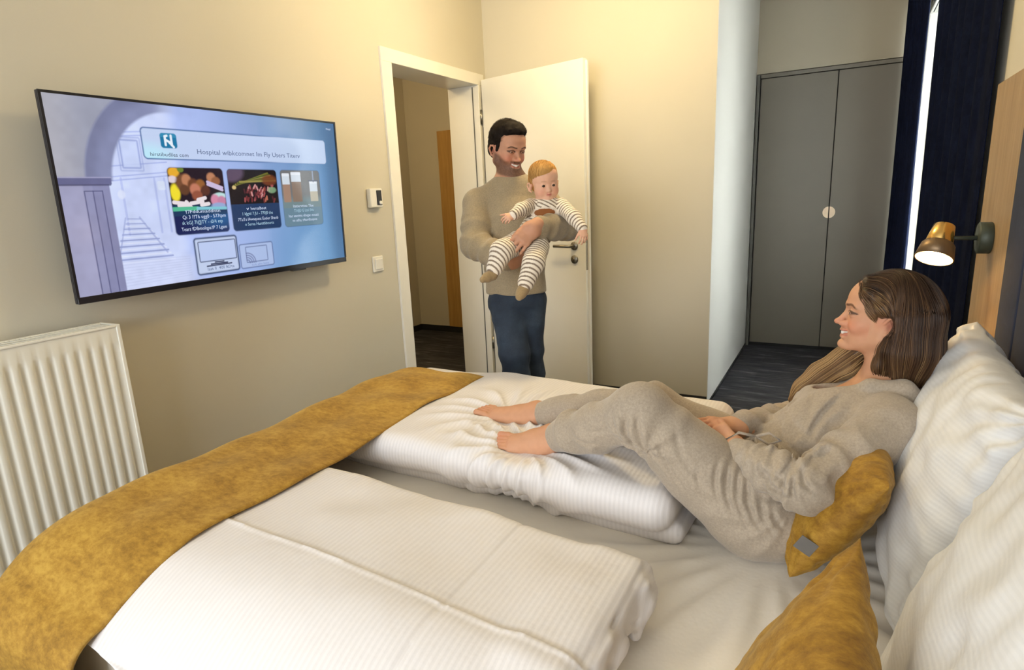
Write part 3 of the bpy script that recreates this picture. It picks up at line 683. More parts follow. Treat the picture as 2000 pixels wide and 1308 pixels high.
# thermostat and light switch ---------------------------------------
ts = empty('thermostat', (2.586, YA, 1.396)); tag(ts, 'small white thermostat with dark window on wall beside the doorway', 'thermostat')
box('housing', (-0.052, -0.028, -0.05), (0.045, 0.0, 0.05), M['plastic'], ts, 0.005, 2); d_ = box('display', (-0.005, -0.031, -0.038), (0.035, -0.0275, 0.040), M['black'], ts, 0.002, 1)
kb = bmesh.new(); lathe_bm([(0.010, 0), (0.010, 0.006), (0.007, 0.008)], 18, Matrix.Translation((0.018, -0.031, -0.025)) @ Matrix.Rotation(math.pi/2, 4, 'X'), kb); bm_obj('button', kb, M['plastic'], ts, True)
sw = empty('light_switch', (2.569, YA, 1.044)); tag(sw, 'square white rocker light switch below the thermostat', 'switch')
box('frame', (-0.042, -0.010, -0.042), (0.042, 0.0, 0.042), M['plastic'], sw, 0.004, 2)
rk = box('rocker', (-0.029, -0.016, -0.029), (0.029, -0.009, 0.029), M['plastic'], sw, 0.003, 2); rk.rotation_euler = (math.radians(3), 0, 0)

# ceiling lamp (above the frame) --------------------------------------
cl = empty('ceiling_lamp', (LAMP_POS[0], LAMP_POS[1], ZC)); tag(cl, 'round brass ceiling lamp above the foot of the bed', 'lamp')
bm_obj('canopy', lathe_bm([(0.06, -0.0), (0.06, -0.02), (0.012, -0.03), (0.012, -0.12), (0.0, -0.125)], 32), M['brass'], cl, True)
bm_obj('reflector', lathe_bm([(0.02, -0.10), (0.17, -0.115), (0.17, -0.12), (0.02, -0.106)], 40), M['lamp_inside'], cl, True)

# ================================================================== oak panel, wall lamp, headboard
pan = box('headboard_side_panel', (2.10, YH+0.0005, 0.02), (2.545, YH+0.022, 1.655), M['oak'], None, 0.002, 1)
tag(pan, 'tall light oak wall panel beside the bed carrying the brass lamp', 'panel')
hb = empty('headboard', (1.1, YH+0.03, 0.1)); tag(hb, 'dark navy upholstered headboard behind the pillows', 'headboard')
for i in range(10):
    x0 = 0.08+i*0.20
    bm_obj('channel', box_bm((x0+0.001-1.1, -0.028, 0.0), (x0+0.199-1.1, 0.002, 1.42), 0.012, 4), M['navy_board'], hb, True)
LY = YH+0.022
wl = empty('wall_lamp', (2.34, LY, 1.188)); tag(wl, 'lit brass reading lamp on a black arm above the woman', 'lamp')
bm_obj('wall_mount', lathe_bm([(0.0, 0), (0.046, 0), (0.048, 0.003), (0.048, 0.032), (0.044, 0.035), (0.0, 0.035)], 36, Matrix.Rotation(-math.pi/2, 4, 'X')), M['olive_metal'], wl, True)
HP = A3((-0.004, 0.128, 0.004))     # joint of the shade
bm_obj('arm', tube_bm([(0, 0.03, 0.0), (0, 0.09, 0.0), tuple(HP-A3((0, 0.01, 0.0)))], 0.0065, 12), M['olive_metal'], wl, True)
axd = nrm((-0.48, 0.22, -0.85))         # the shade points down and a little outwards
Rm = Matrix.Translation(tuple(HP)) @ axes_to(axd)
bm_obj('socket_cover', lathe_bm([(0.0, -0.040), (0.027, -0.040), (0.030, -0.037), (0.038, 0.022), (0.036, 0.024), (0.0, 0.024)], 36, Rm), M['brass'], wl, True)
sh = bm_obj('shade', lathe_bm([(0.020, 0.018), (0.040, 0.022), (0.046, 0.030), (0.054, 0.076), (0.051, 0.076), (0.043, 0.032), (0.018, 0.026)], 40, Rm, None, False), plain('bronze_shade', (0.20, 0.13, 0.07), 0.4, 0.6), wl, True)
inner = bm_obj('reflector', lathe_bm([(0.0505, 0.0755), (0.0425, 0.034), (0.02, 0.028), (0.0, 0.028)], 36, Rm, None, False), M['lamp_inside'], wl, True)
bulb = bmesh.new(); bmesh.ops.create_uvsphere(bulb, u_segments=20, v_segments=14, radius=0.026, matrix=Matrix.Translation(tuple(HP+axd*0.060)))
bm_obj('bulb', bulb, emis('warm_bulb', (1.0, 0.62, 0.25), 40.0), wl, True)
lt = bpy.data.lights.new('wall_lamp_light', 'SPOT'); lt.energy = 20; lt.color = (1.0, 0.58, 0.24); lt.spot_size = math.radians(120); lt.spot_blend = 0.7; lt.shadow_soft_size = 0.02
lo_ = bpy.data.objects.new('wall_lamp_light', lt); COL.objects.link(lo_)
lo_.matrix_world = Matrix.Translation(Vector((2.34, LY, 1.188))+Vector(tuple(HP+axd*0.075))) @ axes_to(-axd)

# ================================================================== curtains
def curtain(name, x0, x1, label, seed, folds):
    n = int((x1-x0)/0.008)+2; xs_ = np.linspace(x0, x1, n); zs_ = np.linspace(0.015, 2.70, 46)
    r_ = np.random.default_rng(seed); ph = r_.random(4)*6.28; P = np.zeros((n, len(zs_), 3))
    for j, z in enumerate(zs_):
        amp = 0.016+0.002*math.sin(z*2+ph[0])
        a_ = (xs_-x0)*2*math.pi*folds/(x1-x0)+0.25*math.sin(z*0.9+ph[1])
        yy = -0.385+0.035*(xs_-2.6)-amp*(1-np.sin(a_))+0.0015*np.sin(xs_*61+z*2.2+ph[2])
        P[:, j, 0] = xs_; P[:, j, 1] = np.maximum(yy, YH+0.028); P[:, j, 2] = z
    o = grid_mesh(name, P, M['navy'])
    md = o.modifiers.new('cloth', 'SOLIDIFY'); md.thickness = 0.003
    return tag(o, label, 'curtain', 'navy curtains over the window')
curtain('curtain', 4.40, 5.505, 'dark navy curtain hanging between the wardrobe and the bright gap', 3, 8)
curtain('curtain', 2.59, 4.03, 'dark navy curtain hanging between the bright gap and the oak panel', 5, 8)
rl_ = bm_obj('curtain_rail', tube_bm([(2.58, -0.362, 2.725), (5.48, -0.277, 2.725)], 0.014, 10), M['olive_metal']); tag(rl_, 'slim dark curtain rail above the navy curtains', 'rail')
# ================================================================== bed
ZM = 0.53                                   # top of the mattress
BX0, BX1, BY0, BY1 = 0.52, 2.12, -0.35, 1.70
bed = empty('bed', ((BX0+BX1)/2, (BY0+BY1)/2, 0)); tag(bed, 'wide double bed with a white fitted sheet, carrying two folded duvets', 'bed')
bo = A3(((BX0+BX1)/2, (BY0+BY1)/2, 0))
def at_bed(lo, hi): return tuple(A3(lo)-bo), tuple(A3(hi)-bo)
M['bed_fabric'] = plain('dark_grey_bed_upholstery', (0.05, 0.055, 0.07), 0.85, var=0.2, scale=80, bump=0.3)
box('base', *at_bed((BX0+0.01, BY0+0.01, 0.06), (BX1-0.01, BY1-0.02, 0.32)), M['bed_fabric'], bed, 0.02, 3)
for sx in (BX0+0.08, BX1-0.08):
    for sy in (BY0+0.1, BY1-0.12):
        bm_obj('leg', lathe_bm([(0.022, 0), (0.028, 0.062)], 16, Matrix.Translation(tuple(A3((sx, sy, 0))-bo))), M['base_dark'], bed, True)
def sheet_disp(X, Y, Z):
    r = np.hypot(X-1.42, Y-0.10); a = np.arctan2(Y-0.10, X-1.42)
    rad = np.sin(a*23+2.0*vnoise(X*5, Y*5, Z))*np.exp(-((r-0.32)/0.15)**2)*0.0075
    s = vnoise(X*6+3, Y*3.2, Z*0+1)*0.003+np.maximum(0, vnoise(X*3.5+9, Y*9+X*4, Z*0+5)-0.25)*0.008
    return (rad+s)*(Z > ZM-0.05)
mt = grow([rbox(((BX0+BX1)/2, (BY0+BY1)/2, 0.425), ((BX1-BX0)/2-0.04, (BY1-BY0)/2-0.04, 0.063), 0.04)], 0.011, sheet_disp, M['sheet'], 'mattress')
mt.parent = bed; mt.location = tuple(-bo)

# ---- duvets: folded double, blended slabs with puffed tops, seams and dents
def rotz(a): c, s = math.cos(a), math.sin(a); return np.array([[c, -s, 0], [s, c, 0], [0, 0, 1]])
def roty(a): c, s = math.cos(a), math.sin(a); return np.array([[c, 0, s], [0, 1, 0], [-s, 0, c]])
def rotx(a): c, s = math.cos(a), math.sin(a); return np.array([[1, 0, 0], [0, c, -s], [0, s, c]])
dn = math.radians(-4.5); Rn = rotz(dn)
cn = A3((0.797, 0.985, 0))
def loc_n(x, y, z): return tuple(cn+Rn @ A3((x, y, 0))+A3((0, 0, z)))
def near_disp(X, Y, Z):
    x = (X-cn[0])*math.cos(dn)+(Y-cn[1])*math.sin(dn); y = -(X-cn[0])*math.sin(dn)+(Y-cn[1])*math.cos(dn)
    top = sstep(0.62, 0.645, Z)
    puff = 0.012*np.maximum(0, 1-(x/0.36)**2)*np.maximum(0, 1-(y/0.70)**2)**0.5
    crease = 0.0045*np.exp(-((x+0.010+0.006*np.sin(y*3))/0.005)**2)-0.0025*np.exp(-((x-0.002+0.006*np.sin(y*3))/0.006)**2)+0.003*np.tanh(-(x+0.008)/0.02)*np.exp(-(x/0.1)**2)        # long ridge, runs the bed's length
    cross = -0.0045*np.exp(-((y+0.40-0.09*x)/0.0045)**2)                      # fold lines across it
    soft = 0.006*vnoise(X*4.5, Y*4.5, Z*0+2)+0.0035*vnoise(X*11+5, Y*7, Z*0)+0.004*np.maximum(0, vnoise(X*9+Y*9, Y*3-X*3, Z*0+4)-0.2)
    endw = sstep(-0.60, -0.69, y)*(0.010*vnoise(X*22, Z*26, Y*6)+0.006*np.sin(Z*120+6*vnoise(X*8, Y*8, Z*8)))*(Z < 0.655)
    side = 0.006*vnoise(X*3, Y*9, Z*18)*(1-top)
    return puff+(crease+cross+soft)*top+endw+side
near = [rbox(loc_n(0.0, 0.02, 0.562), (0.275, 0.625, 0.012), 0.032, 0.01, 'u', Rn),
        rbox(loc_n(0.0, 0.0, 0.622), (0.292, 0.640, 0.002), 0.036, 0.014, 'u', Rn),
        rbox(loc_n(0.13, -0.61, 0.620), (0.16, 0.035, 0.004), 0.040, 0.03, 'u', Rn)]
# end turned in: folds of the open end
near += [cap(loc_n(-0.27, -0.683, 0.592), loc_n(0.27, -0.683, 0.600), 0.006, 0.010, 0.018, 's'),
         cap(loc_n(0.05, -0.69, 0.640), loc_n(0.31, -0.68, 0.655), 0.004, 0.014, 0.015, 's'),
         cap(loc_n(0.22, -0.675, 0.555), loc_n(0.27, -0.66, 0.62), 0.02, 0.015, 0.02)]
nd = grow(near, 0.0050, near_disp, M['duvet'], 'duvet')
def sag_mesh(o, near_side=False):
    """duvet presses flat under the runner, and slumps over the near side of the mattress"""
    n = len(o.data.vertices); co = np.empty(n*3, np.float32); o.data.vertices.foreach_get('co', co); co = co.reshape(-1, 3)
    f = 1-0.15*sstep(1.10, 1.40, co[:, 1])
    if near_side: f = f*(1-np.clip(1.9*np.maximum(0, 0.73-co[:, 0])**2/0.135, 0, 0.85))
    co[:, 2] = ZM+np.maximum(co[:, 2]-ZM, -0.004)*f; o.data.vertices.foreach_set('co', co.ravel()); o.data.update()
sag_mesh(nd, True)
tag(nd, 'white striped duvet folded flat on the near half of the bed', 'duvet', 'folded duvets')

df_a = math.radians(-3.0); Rf = rotz(df_a); cf_ = A3((1.70, 0.955, 0))
def loc_f(x, y, z): return tuple(cf_+Rf @ A3((x, y, 0))+A3((0, 0, z)))
FEET = [(1.45, 0.76, 0.66), (1.63, 0.92, 0.66)]
def far_disp(X, Y, Z):
    x = (X-cf_[0])*math.cos(df_a)+(Y-cf_[1])*math.sin(df_a); y = -(X-cf_[0])*math.sin(df_a)+(Y-cf_[1])*math.cos(df_a)
    d = 0.010*np.maximum(0, 1-(x/0.40)**2)*np.maximum(0, 1-(y/0.70)**2)**0.5
    d = d+0.005*vnoise(X*5, Y*5, Z*0+2)+0.003*vnoise(X*12, Y*12, Z*8)
    for (fx_, fy_, fz_), n_, rr_ in zip(FEET, (19, 15), (0.20, 0.22)):
        r = np.hypot(X-fx_, Y-fy_); a = np.arctan2(Y-fy_, X-fx_)
        d = d-0.024*np.exp(-(r/0.11)**2)
        w = np.sin(a*n_+3.2*vnoise(X*4, Y*4, Z*4)+fx_*9); w = np.where(w > 0, w**1.5, w*0.35)
        d = d+0.010*w*np.exp(-((r-0.17)/0.10)**2)
    side = sstep(-0.30, -0.36, x)                       # hanging folds on the side turned to the near half
    d = d+side*0.0025*np.sin(Y*46+4*vnoise(X*3, Y*4, Z*9))*sstep(0.62, 0.66, Z)*np.exp(-((Y-0.75)/0.3)**2)
    return d
fd = [rbox(loc_f(0.03, 0.0, 0.553), (0.34, 0.655, 0.002), 0.026, 0.008, 'u', Rf),
      rbox(loc_f(0.0, 0.01, 0.620), (0.335, 0.620, 0.004), 0.050, 0.010, 'u', Rf),
      cap(loc_f(-0.36, -0.64, 0.628), loc_f(-0.15, -0.655, 0.628), 0.004, 0.016, 0.012, 's')]
fdo = grow(fd, 0.0065, far_disp, M['duvet'], 'duvet')
sag_mesh(fdo)
tag(fdo, 'white striped duvet folded on the far half of the bed, under the bare feet', 'duvet', 'folded duvets')

# ---- mustard runner across the foot of the bed
def runner_top(x):
    z = 0.650+0.012*np.exp(-((x-0.80)/0.36)**4)+0.018*np.exp(-((x-1.70)/0.42)**4)-1.9*max(0.0, 0.73-max(x, 0.52))**2
    return z
nu, nv = 190, 70
P = np.zeros((nu, nv, 3)); Lx = 2.30; Ls = 0.92
for i in range(nu):
    s = -0.20+Lx*i/(nu-1)                        # arc length along the bed's width
    x0_, x1_ = 0.44, 2.07
    r_ = 0.10
    if s < x0_+r_:
        q = x0_+r_-s; a = min(q/r_, math.pi/2); x = x0_+r_-r_*math.sin(a); dz = r_*(1-math.cos(a))+max(0, q-r_*math.pi/2)
    elif s > x1_-r_:
        q = s-(x1_-r_); a = min(q/r_, math.pi/2); x = x1_-r_+r_*math.sin(a); dz = r_*(1-math.cos(a))+max(0, q-r_*math.pi/2)
    else: x, dz = s, 0
    for j in range(nv):
        t = Ls*j/(nv-1); yb = 1.235+0.012*math.sin(s*5)+0.005*math.sin(s*17); ye = 1.750; R_ = 0.16
        L1 = ye-R_-yb
        if t < L1: y, dy = yb+t, 0
        else: a = min((t-L1)/R_, math.pi/2); y = yb+L1+R_*math.sin(a); dy = R_*(1-math.cos(a))+max(0, t-L1-R_*math.pi/2)
        z = float(runner_top(x))+0.008-dz-dy
        edge = math.exp(-(t/0.03)**2)
        nz = 0.004*math.sin(x*21+y*9)+0.003*math.sin(x*9-y*31)
        P[i, j] = (x, y+0.006*math.sin(s*11)*(dy > 0), max(z+nz-0.004*edge, 0.08))
run = grid_mesh('bed_runner', P, M['mustard_runner'])
md = run.modifiers.new('cloth', 'SOLIDIFY'); md.thickness = 0.007; md.offset = 1
tag(run, 'mustard velvet runner laid across the foot of the bed', 'runner')

# ---- pillows and cushions
def pillow(name, c, u, v, su, sv, th, mat, seed, pinch=0.10, wr=0.004, parent=None, power=0.42, sag=0.0, dent=None):
    c, u, v = A3(c), nrm(u), nrm(v); v = nrm(v-u*(u @ v)); nn = np.cross(u, v)
    n = 72; g_ = np.sin(np.linspace(-math.pi/2, math.pi/2, n)); A, B = np.meshgrid(g_, g_, indexing='ij')
    sides = []
    for sgn in (1, -1):
        prof = np.maximum(0, (1-A**2)*(1-B**2))**power
        ox = A*(1-pinch*(1-B**2)**0.9*np.abs(A)**1.5*1.0)
        oy = B*(1-pinch*(1-A**2)**0.9*np.abs(B)**1.5*1.0)
        X, Y, Z = ox*3+seed, oy*3+seed*2, np.full_like(ox, sgn*1.5+seed)
        cw = (np.abs(A)*np.abs(B))
        w = wr*vnoise(X*1.6, Y*1.6, Z)+wr*0.7*vnoise(X*4, Y*2.2, Z)
        ang_ = np.arctan2(np.abs(B)-1.02, np.abs(A)-1.02)
        w = w+wr*1.3*np.sin(ang_*15+2.5*vnoise(X, Y, Z))*cw**1.2
        w = w+wr*0.9*(np.sin(A*26+3*vnoise(X, Y, Z))*np.abs(B)**5+np.sin(B*26+3*vnoise(X, Y, Z))*np.abs(A)**5)
        env = np.minimum(1, prof*3.0)
        h = sgn*(th/2)*prof+w*env
        if dent is not None and sgn == 1: h = h-dent[2]*np.exp(-(((A-dent[0])/dent[3])**2+((B-dent[1])/dent[3])**2))
        h = h+sag*(B**2)
        Pp = c+(ox*su/2)[..., None]*u+(oy*sv/2)[..., None]*v+h[..., None]*nn
        sides.append(Pp)
    V = np.concatenate([sides[0].reshape(-1, 3), sides[1].reshape(-1, 3)]); F = []; n2 = n*n
    for i in range(n-1):
        for j in range(n-1):
            a = i*n+j; F.append((a, a+n, a+n+1, a+1)); F.append((n2+a, n2+a+1, n2+a+n+1, n2+a+n))
    o = mesh_obj(name, V-c, F, mat, parent, True, tuple(c))
    bm = bmesh.new(); bm.from_mesh(o.data); bmesh.ops.remove_doubles(bm, verts=bm.verts, dist=0.0004); bm.to_mesh(o.data); bm.free()
    return o
p1 = pillow('pillow', (1.54, -0.240, 0.765), (1, -0.02, 0), (0, -0.32, 1), 0.80, 0.50, 0.20, M['pillow'], 1.3, 0.05, 0.007, None, 0.36, 0.0, (0.2, 0.3, 0.06, 0.5))
tag(p1, 'large white striped pillow standing behind the woman', 'pillow', 'pillows against the headboard')
p2 = pillow('pillow', (0.68, -0.215, 0.79), (1, -0.01, 0), (0, -0.34, 1), 0.80, 0.56, 0.21, M['pillow'], 4.7, 0.05, 0.006, None, 0.36)
tag(p2, 'large white striped pillow in the lower right corner, behind the front cushion', 'pillow', 'pillows against the headboard')
c1 = pillow('cushion', (0.665, 0.024, 0.695), (1, 0.02, 0.02), (0, -0.42, 1), 0.47, 0.41, 0.15, M['mustard'], 2.2, 0.11, 0.004, None, 0.5)
tag(c1, 'mustard velvet cushion nearest the camera, leaning on the front pillow', 'cushion', 'mustard cushions')
c2 = pillow('cushion', (1.405, -0.026, 0.694), (1.0, 0.02, 0.0), (0.0, -0.557, 0.83), 0.32, 0.285, 0.135, M['mustard'], 6.1, -0.03, 0.003, None, 0.5)
tag(c2, 'mustard velvet cushion squeezed between the woman and her pillow', 'cushion', 'mustard cushions')
uu = nrm((1.0, 0.02, 0)); vv = A3((0.0, -0.557, 0.83)); vv = nrm(vv-uu*(uu @ vv)); nn_ = np.cross(uu, vv)
lb = box('fabric_label', (-0.016, -0.018, -0.001), (0.016, 0.018, 0.001), plain('grey_label', (0.16, 0.15, 0.14), 0.8), c2)
lb.matrix_local = Matrix(((uu[0], vv[0], nn_[0], 0), (uu[1], vv[1], nn_[1], 0), (uu[2], vv[2], nn_[2], 0), (0, 0, 0, 1)))
lb.matrix_local = Matrix(((0.05, -0.1, -1, 0), (-0.557, 0.83, 0, 0), (0.83, 0.557, 0, 0), (0, 0, 0, 1)))
lb.location = tuple(on_x(1574, 1066, 1.240)-A3(c2.location))
# ================================================================== people
def skin_mat(name):
    t = NT(name); a = t.n('ShaderNodeVertexColor'); a.layer_name = 'Col'; v = t.coord(); nz = t.noise(v, 60, 3)
    t.col(t.mix(1.0, a.outputs[0], t.ramp(nz, [(0.3, (0.95, 0.94, 0.93)), (0.7, (1.0, 1.0, 1.0))]), 'MULTIPLY'))
    t.set(Roughness=0.58, Specular_IOR_Level=0.3, Subsurface_Weight=0.12, Subsurface_Scale=0.006); t.b.inputs['Subsurface Radius'].default_value = (1, 0.35, 0.2)
    t.bump(t.noise(v, 700, 2), 0.08, 0.0006); return t.m
def attr_mat(name, rough, bump_scale=None, strength=0.3, sheen=0.0, spec=0.5, dist=0.0008):
    t = NT(name); a = t.n('ShaderNodeVertexColor'); a.layer_name = 'Col'; t.col(a.outputs[0]); t.set(Roughness=rough, Sheen_Weight=sheen)
    t.b.inputs['Specular IOR Level'].default_value = spec
    if bump_scale: t.bump(t.noise(t.coord(), bump_scale, 3), strength, dist)
    return t.m
def knit_mat(name, c, var=0.14, fine=380, sheen=0.25, melange=0.10):
    t = NT(name); v = t.coord(); n1 = t.noise(v, 190, 3, 0.7); n2 = t.noise(v, 7, 3)
    a = t.ramp(n1, [(0.32, tuple(x*(1-var) for x in c)), (0.68, tuple(min(1, x*(1+var)) for x in c))])
    b = t.ramp(n2, [(0.3, (1-melange,)*3), (0.7, (1, 1, 1))])
    t.col(t.mix(1.0, a, b, 'MULTIPLY')); t.set(Roughness=0.88, Sheen_Weight=sheen); t.bump(t.noise(v, fine, 2), 0.35, 0.0012); return t.m
M['skin'] = skin_mat('skin'); M['hair'] = attr_mat('hair_strands', 0.42, None, spec=0.35); M['hair_matte'] = attr_mat('short_hair', 0.8, 600, 0.5, spec=0.15); M['stripes'] = attr_mat('striped_jersey', 0.85, 500, 0.25, 0.15)
M['loungewear'] = knit_mat('oat_melange_jersey', (0.392, 0.325, 0.252))
M['sweater'] = knit_mat('olive_beige_knit', (0.335, 0.265, 0.165), 0.16, 300)
M['socks'] = knit_mat('tan_sock_knit', (0.36, 0.25, 0.12), 0.12, 500)
M['teeth'] = plain('teeth', (0.86, 0.83, 0.76), 0.25, var=0.01)
M['eye_white'] = plain('eye_white', (0.75, 0.72, 0.68), 0.2, var=0.02); M['iris'] = plain('dark_iris', (0.05, 0.03, 0.018), 0.12, var=0.2, scale=200)
M['mouth'] = plain('mouth_inside', (0.12, 0.02, 0.018), 0.5)
def mk_jeans():
    t = NT('blue_denim'); v = t.coord(); n1 = t.noise(v, 6, 4, 0.6); n2 = t.noise(v, 260, 2)
    a = t.ramp(n1, [(0.3, (0.014, 0.023, 0.042)), (0.55, (0.028, 0.045, 0.074)), (0.78, (0.065, 0.092, 0.130))])
    t.col(t.mix(0.35, a, t.ramp(n2, [(0.35, (0.5, 0.5, 0.5)), (0.65, (1, 1, 1))]), 'MULTIPLY')); t.set(Roughness=0.85); t.bump(n2, 0.3, 0.001); return t.m
M['jeans'] = mk_jeans()

def frame(F, U):
    F = nrm(F); U = A3(U); U = nrm(U-F*(U @ F)); return np.stack([np.cross(F, U), F, U], 1)   # columns: right, forward, up
def head_prims(o, R, s, kind='woman', smile=0.0):
    """blended anatomy of a head; local axes x = the person's right, y = forward, z = up, eyes at z = 0"""
    T = lambda *p: A3(o)+R @ (A3(p)*s)
    L = []
    def E(c, r, k=0.02, op='u'): L.append(ell(T(*c), A3(r)*s, k*s, op, R))
    def K(a, b, ra, rb=None, k=0.012, op='u', w=None, sw=1.0): L.append(cap(T(*a), T(*b), ra*s, (ra if rb is None else rb)*s, k*s, op, None if w is None else R @ A3(w), sw))
    if kind == 'baby':
        E((0, -.015, .045), (.080, .095, .080)); E((0, .030, .040), (.068, .062, .060), .03); E((0, .022, -.025), (.064, .062, .066), .03)
        for x in (-1, 1):
            E((x*.036, .046, -.040), (.034, .034, .032), .03)
            E((x*.031, .094, -.004), (.015, .012, .011), .012, 's'); E((x*.031, .0745, -.005), (.0165, .0150, .0150), .006); E((x*.031, .090, -.0050), (.0118, .010, .0058), .003, 's')
        K((0, .080, -.010), (0, .090, -.030), .007, .008, .014); E((0, .0925, -.034), (.009, .0085, .0075), .008)
        for x in (-1, 1): E((x*.009, .0875, -.036), (.0055, .006, .005), .006)
        E((0, .070, -.074), (.022, .018, .018), .02); E((0, .036, -.052), (.054, .036, .034), .03)
        for x in (-1, 1): K((0, .0885, -.053), (x*.016, .082, -.056), .0048, .003, .006)
        for x in (-1, 1): K((0, .0865, -.063), (x*.013, .081, -.060), .0052, .003, .006)
        E((0, .093, -.0575), (.012, .006, .0016), .003, 's')
        ez = -.005; ear = (.082, -.010, -.020); lid = .0125
    else:
        m = kind == 'man'
        E((0, -.020, .035), (.073, .092, .080)); E((0, .030, .035), (.060, .058, .058), .03)
        E((0, .026, -.028), (.057 if not m else .060, .056, .072), .025)
        for x in (-1, 1):
            jw = .051 if not m else .053
            K((x*jw, -.002, -.062), (x*.014, .066, -.098), .016, .013, .02)
            K((x*(jw+.006), -.008, -.015), (x*jw, -.002, -.058), .016, .016, .03)
            E((x*.036, .050, -.030), (.022, .024, .022), .02)
            if smile: E((x*.037, .058, -.040), (.016, .016, .014), .012)
            K((x*.012, .082, .017), (x*.046, .066, .019), .0075 if not m else .0095, .006, .015)
            E((x*.031, .091, .001), (.017, .015, .013), .014, 's')
            E((x*.031, .0700, -.001), (.0155, .0150, .0135), .006)         # lids over the eye
            E((x*.031, .087, -.0015), (.0120, .010, .0021 if m else .0030), .003, 's')       # lid opening
        K((0, .079, .006), (0, .099, -.029), .0062, .0075, .010); E((0, .1045, -.0340), (.0092, .0090, .0075), .007)
        K((0, .092, -.040), (0, .083, -.050), .0055, .005, .006)
        for x in (-1, 1): E((x*.0110, .0905, -.0375), (.0078, .0110, .0068), .007); E((x*.0115, .0830, -.036), (.009, .010, .009), .008); E((x*.0058, .0960, -.0448), (.0024, .0034, .0016), .003, 's')
        E((0, .058, -.066), (.032, .026, .022), .014)
        E((0, .0810, -.0975), (.016 if not m else .019, .0135, .0130), .014); E((0, .042, -.070), (.044, .030, .034), .02)
        up = .007*smile; wd = .021+.009*smile; bk = .012*smile
        for x in (-1, 1):
            K((0, .0900, -.0570), (x*wd*.55, .0865, -.0560+up*.25), .0042, .0038, .005); K((x*wd*.55, .0875, -.0560+up*.25), (x*wd, .078-bk*.6, -.060+up), .0040, .0022, .006)
            dz = -.003*smile
            K((0, .0865, -.0715+dz), (x*wd*.5, .0832, -.0700+dz), .0048, .0042, .005); K((x*wd*.5, .0850, -.0710+dz), (x*wd*.95, .0770-bk*.6, -.063+up*.8), .0045, .0022, .006)
        if smile:
            for x in (-1, 1): K((0, .0930, -.0640), (x*wd*.86, .0800, -.0620+up*.75), .0042 if not m else .0050, .0026, .002, 's', (0, 1, 0), 2.2)
        else: E((0, .094, -.065), (wd*.86, .014, .0014), .003, 's')
        ez = 0.0; ear = (.073, -.008, -.020); lid = .0135
    for x in (-1, 1):                                # ears
        c = A3((x*ear[0], ear[1], ear[2]))
        K((c[0]+x*.001, c[1]+.007, c[2]+.008), (c[0]+x*.008, c[1]-.004, c[2]+.027), .0042, .0042, .003); K((c[0]+x*.008, c[1]-.004, c[2]+.027), (c[0]+x*.013, c[1]-.018, c[2]+.024), .0042, .0042, .003); K((c[0]+x*.013, c[1]-.018, c[2]+.024), (c[0]+x*.014, c[1]-.025, c[2]+.008), .0042, .0042, .003)
        K((c[0]+x*.014, c[1]-.025, c[2]+.008), (c[0]+x*.007, c[1]-.012, c[2]-.018), .0042, .0046, .003); K((c[0]+x*.007, c[1]-.012, c[2]-.018), (c[0]-x*.001, c[1]+.001, c[2]-.024), .0052, .0052, .004)
        K((c[0]-x*.002, c[1]-.004, c[2]+.012), (c[0]-x*.002, c[1]-.014, c[2]-.006), .0065 if kind != 'baby' else .012, .006 if kind != 'baby' else .010, .003); K((c[0]+x*.012, c[1]-.004, c[2]+.004), (c[0]+x*.013, c[1]-.010, c[2]+.012), .0075, .006, .003, 's')
    return L
def eyes(o, R, s, parent, zc=0.0, look=(0, 1, 0), kind='adult'):
    y = .0712 if kind == 'adult' else .0755; r = .0118 if kind == 'adult' else .0135
    for x in (-1, 1):
        c = A3(o)+R @ (A3((x*.031, y, zc))*s); b = bmesh.new()
        Q = Matrix.Translation(tuple(c)) @ axes_to(R @ nrm(A3(look)+A3((0, 0.001, 0))))
        bmesh.ops.create_uvsphere(b, u_segments=24, v_segments=16, radius=r*s, matrix=Q); e = bm_obj('eye', b, M['eye_white'], parent, True)
        e.data.materials.append(M['iris'])
        ax = Q.to_3x3() @ Vector((0, 0, 1))
        for p in e.data.polygons:
            if ((Vector(p.center)-Vector(tuple(c))).normalized().dot(ax)) > (0.86 if kind == 'adult' else 0.72): p.material_index = 1
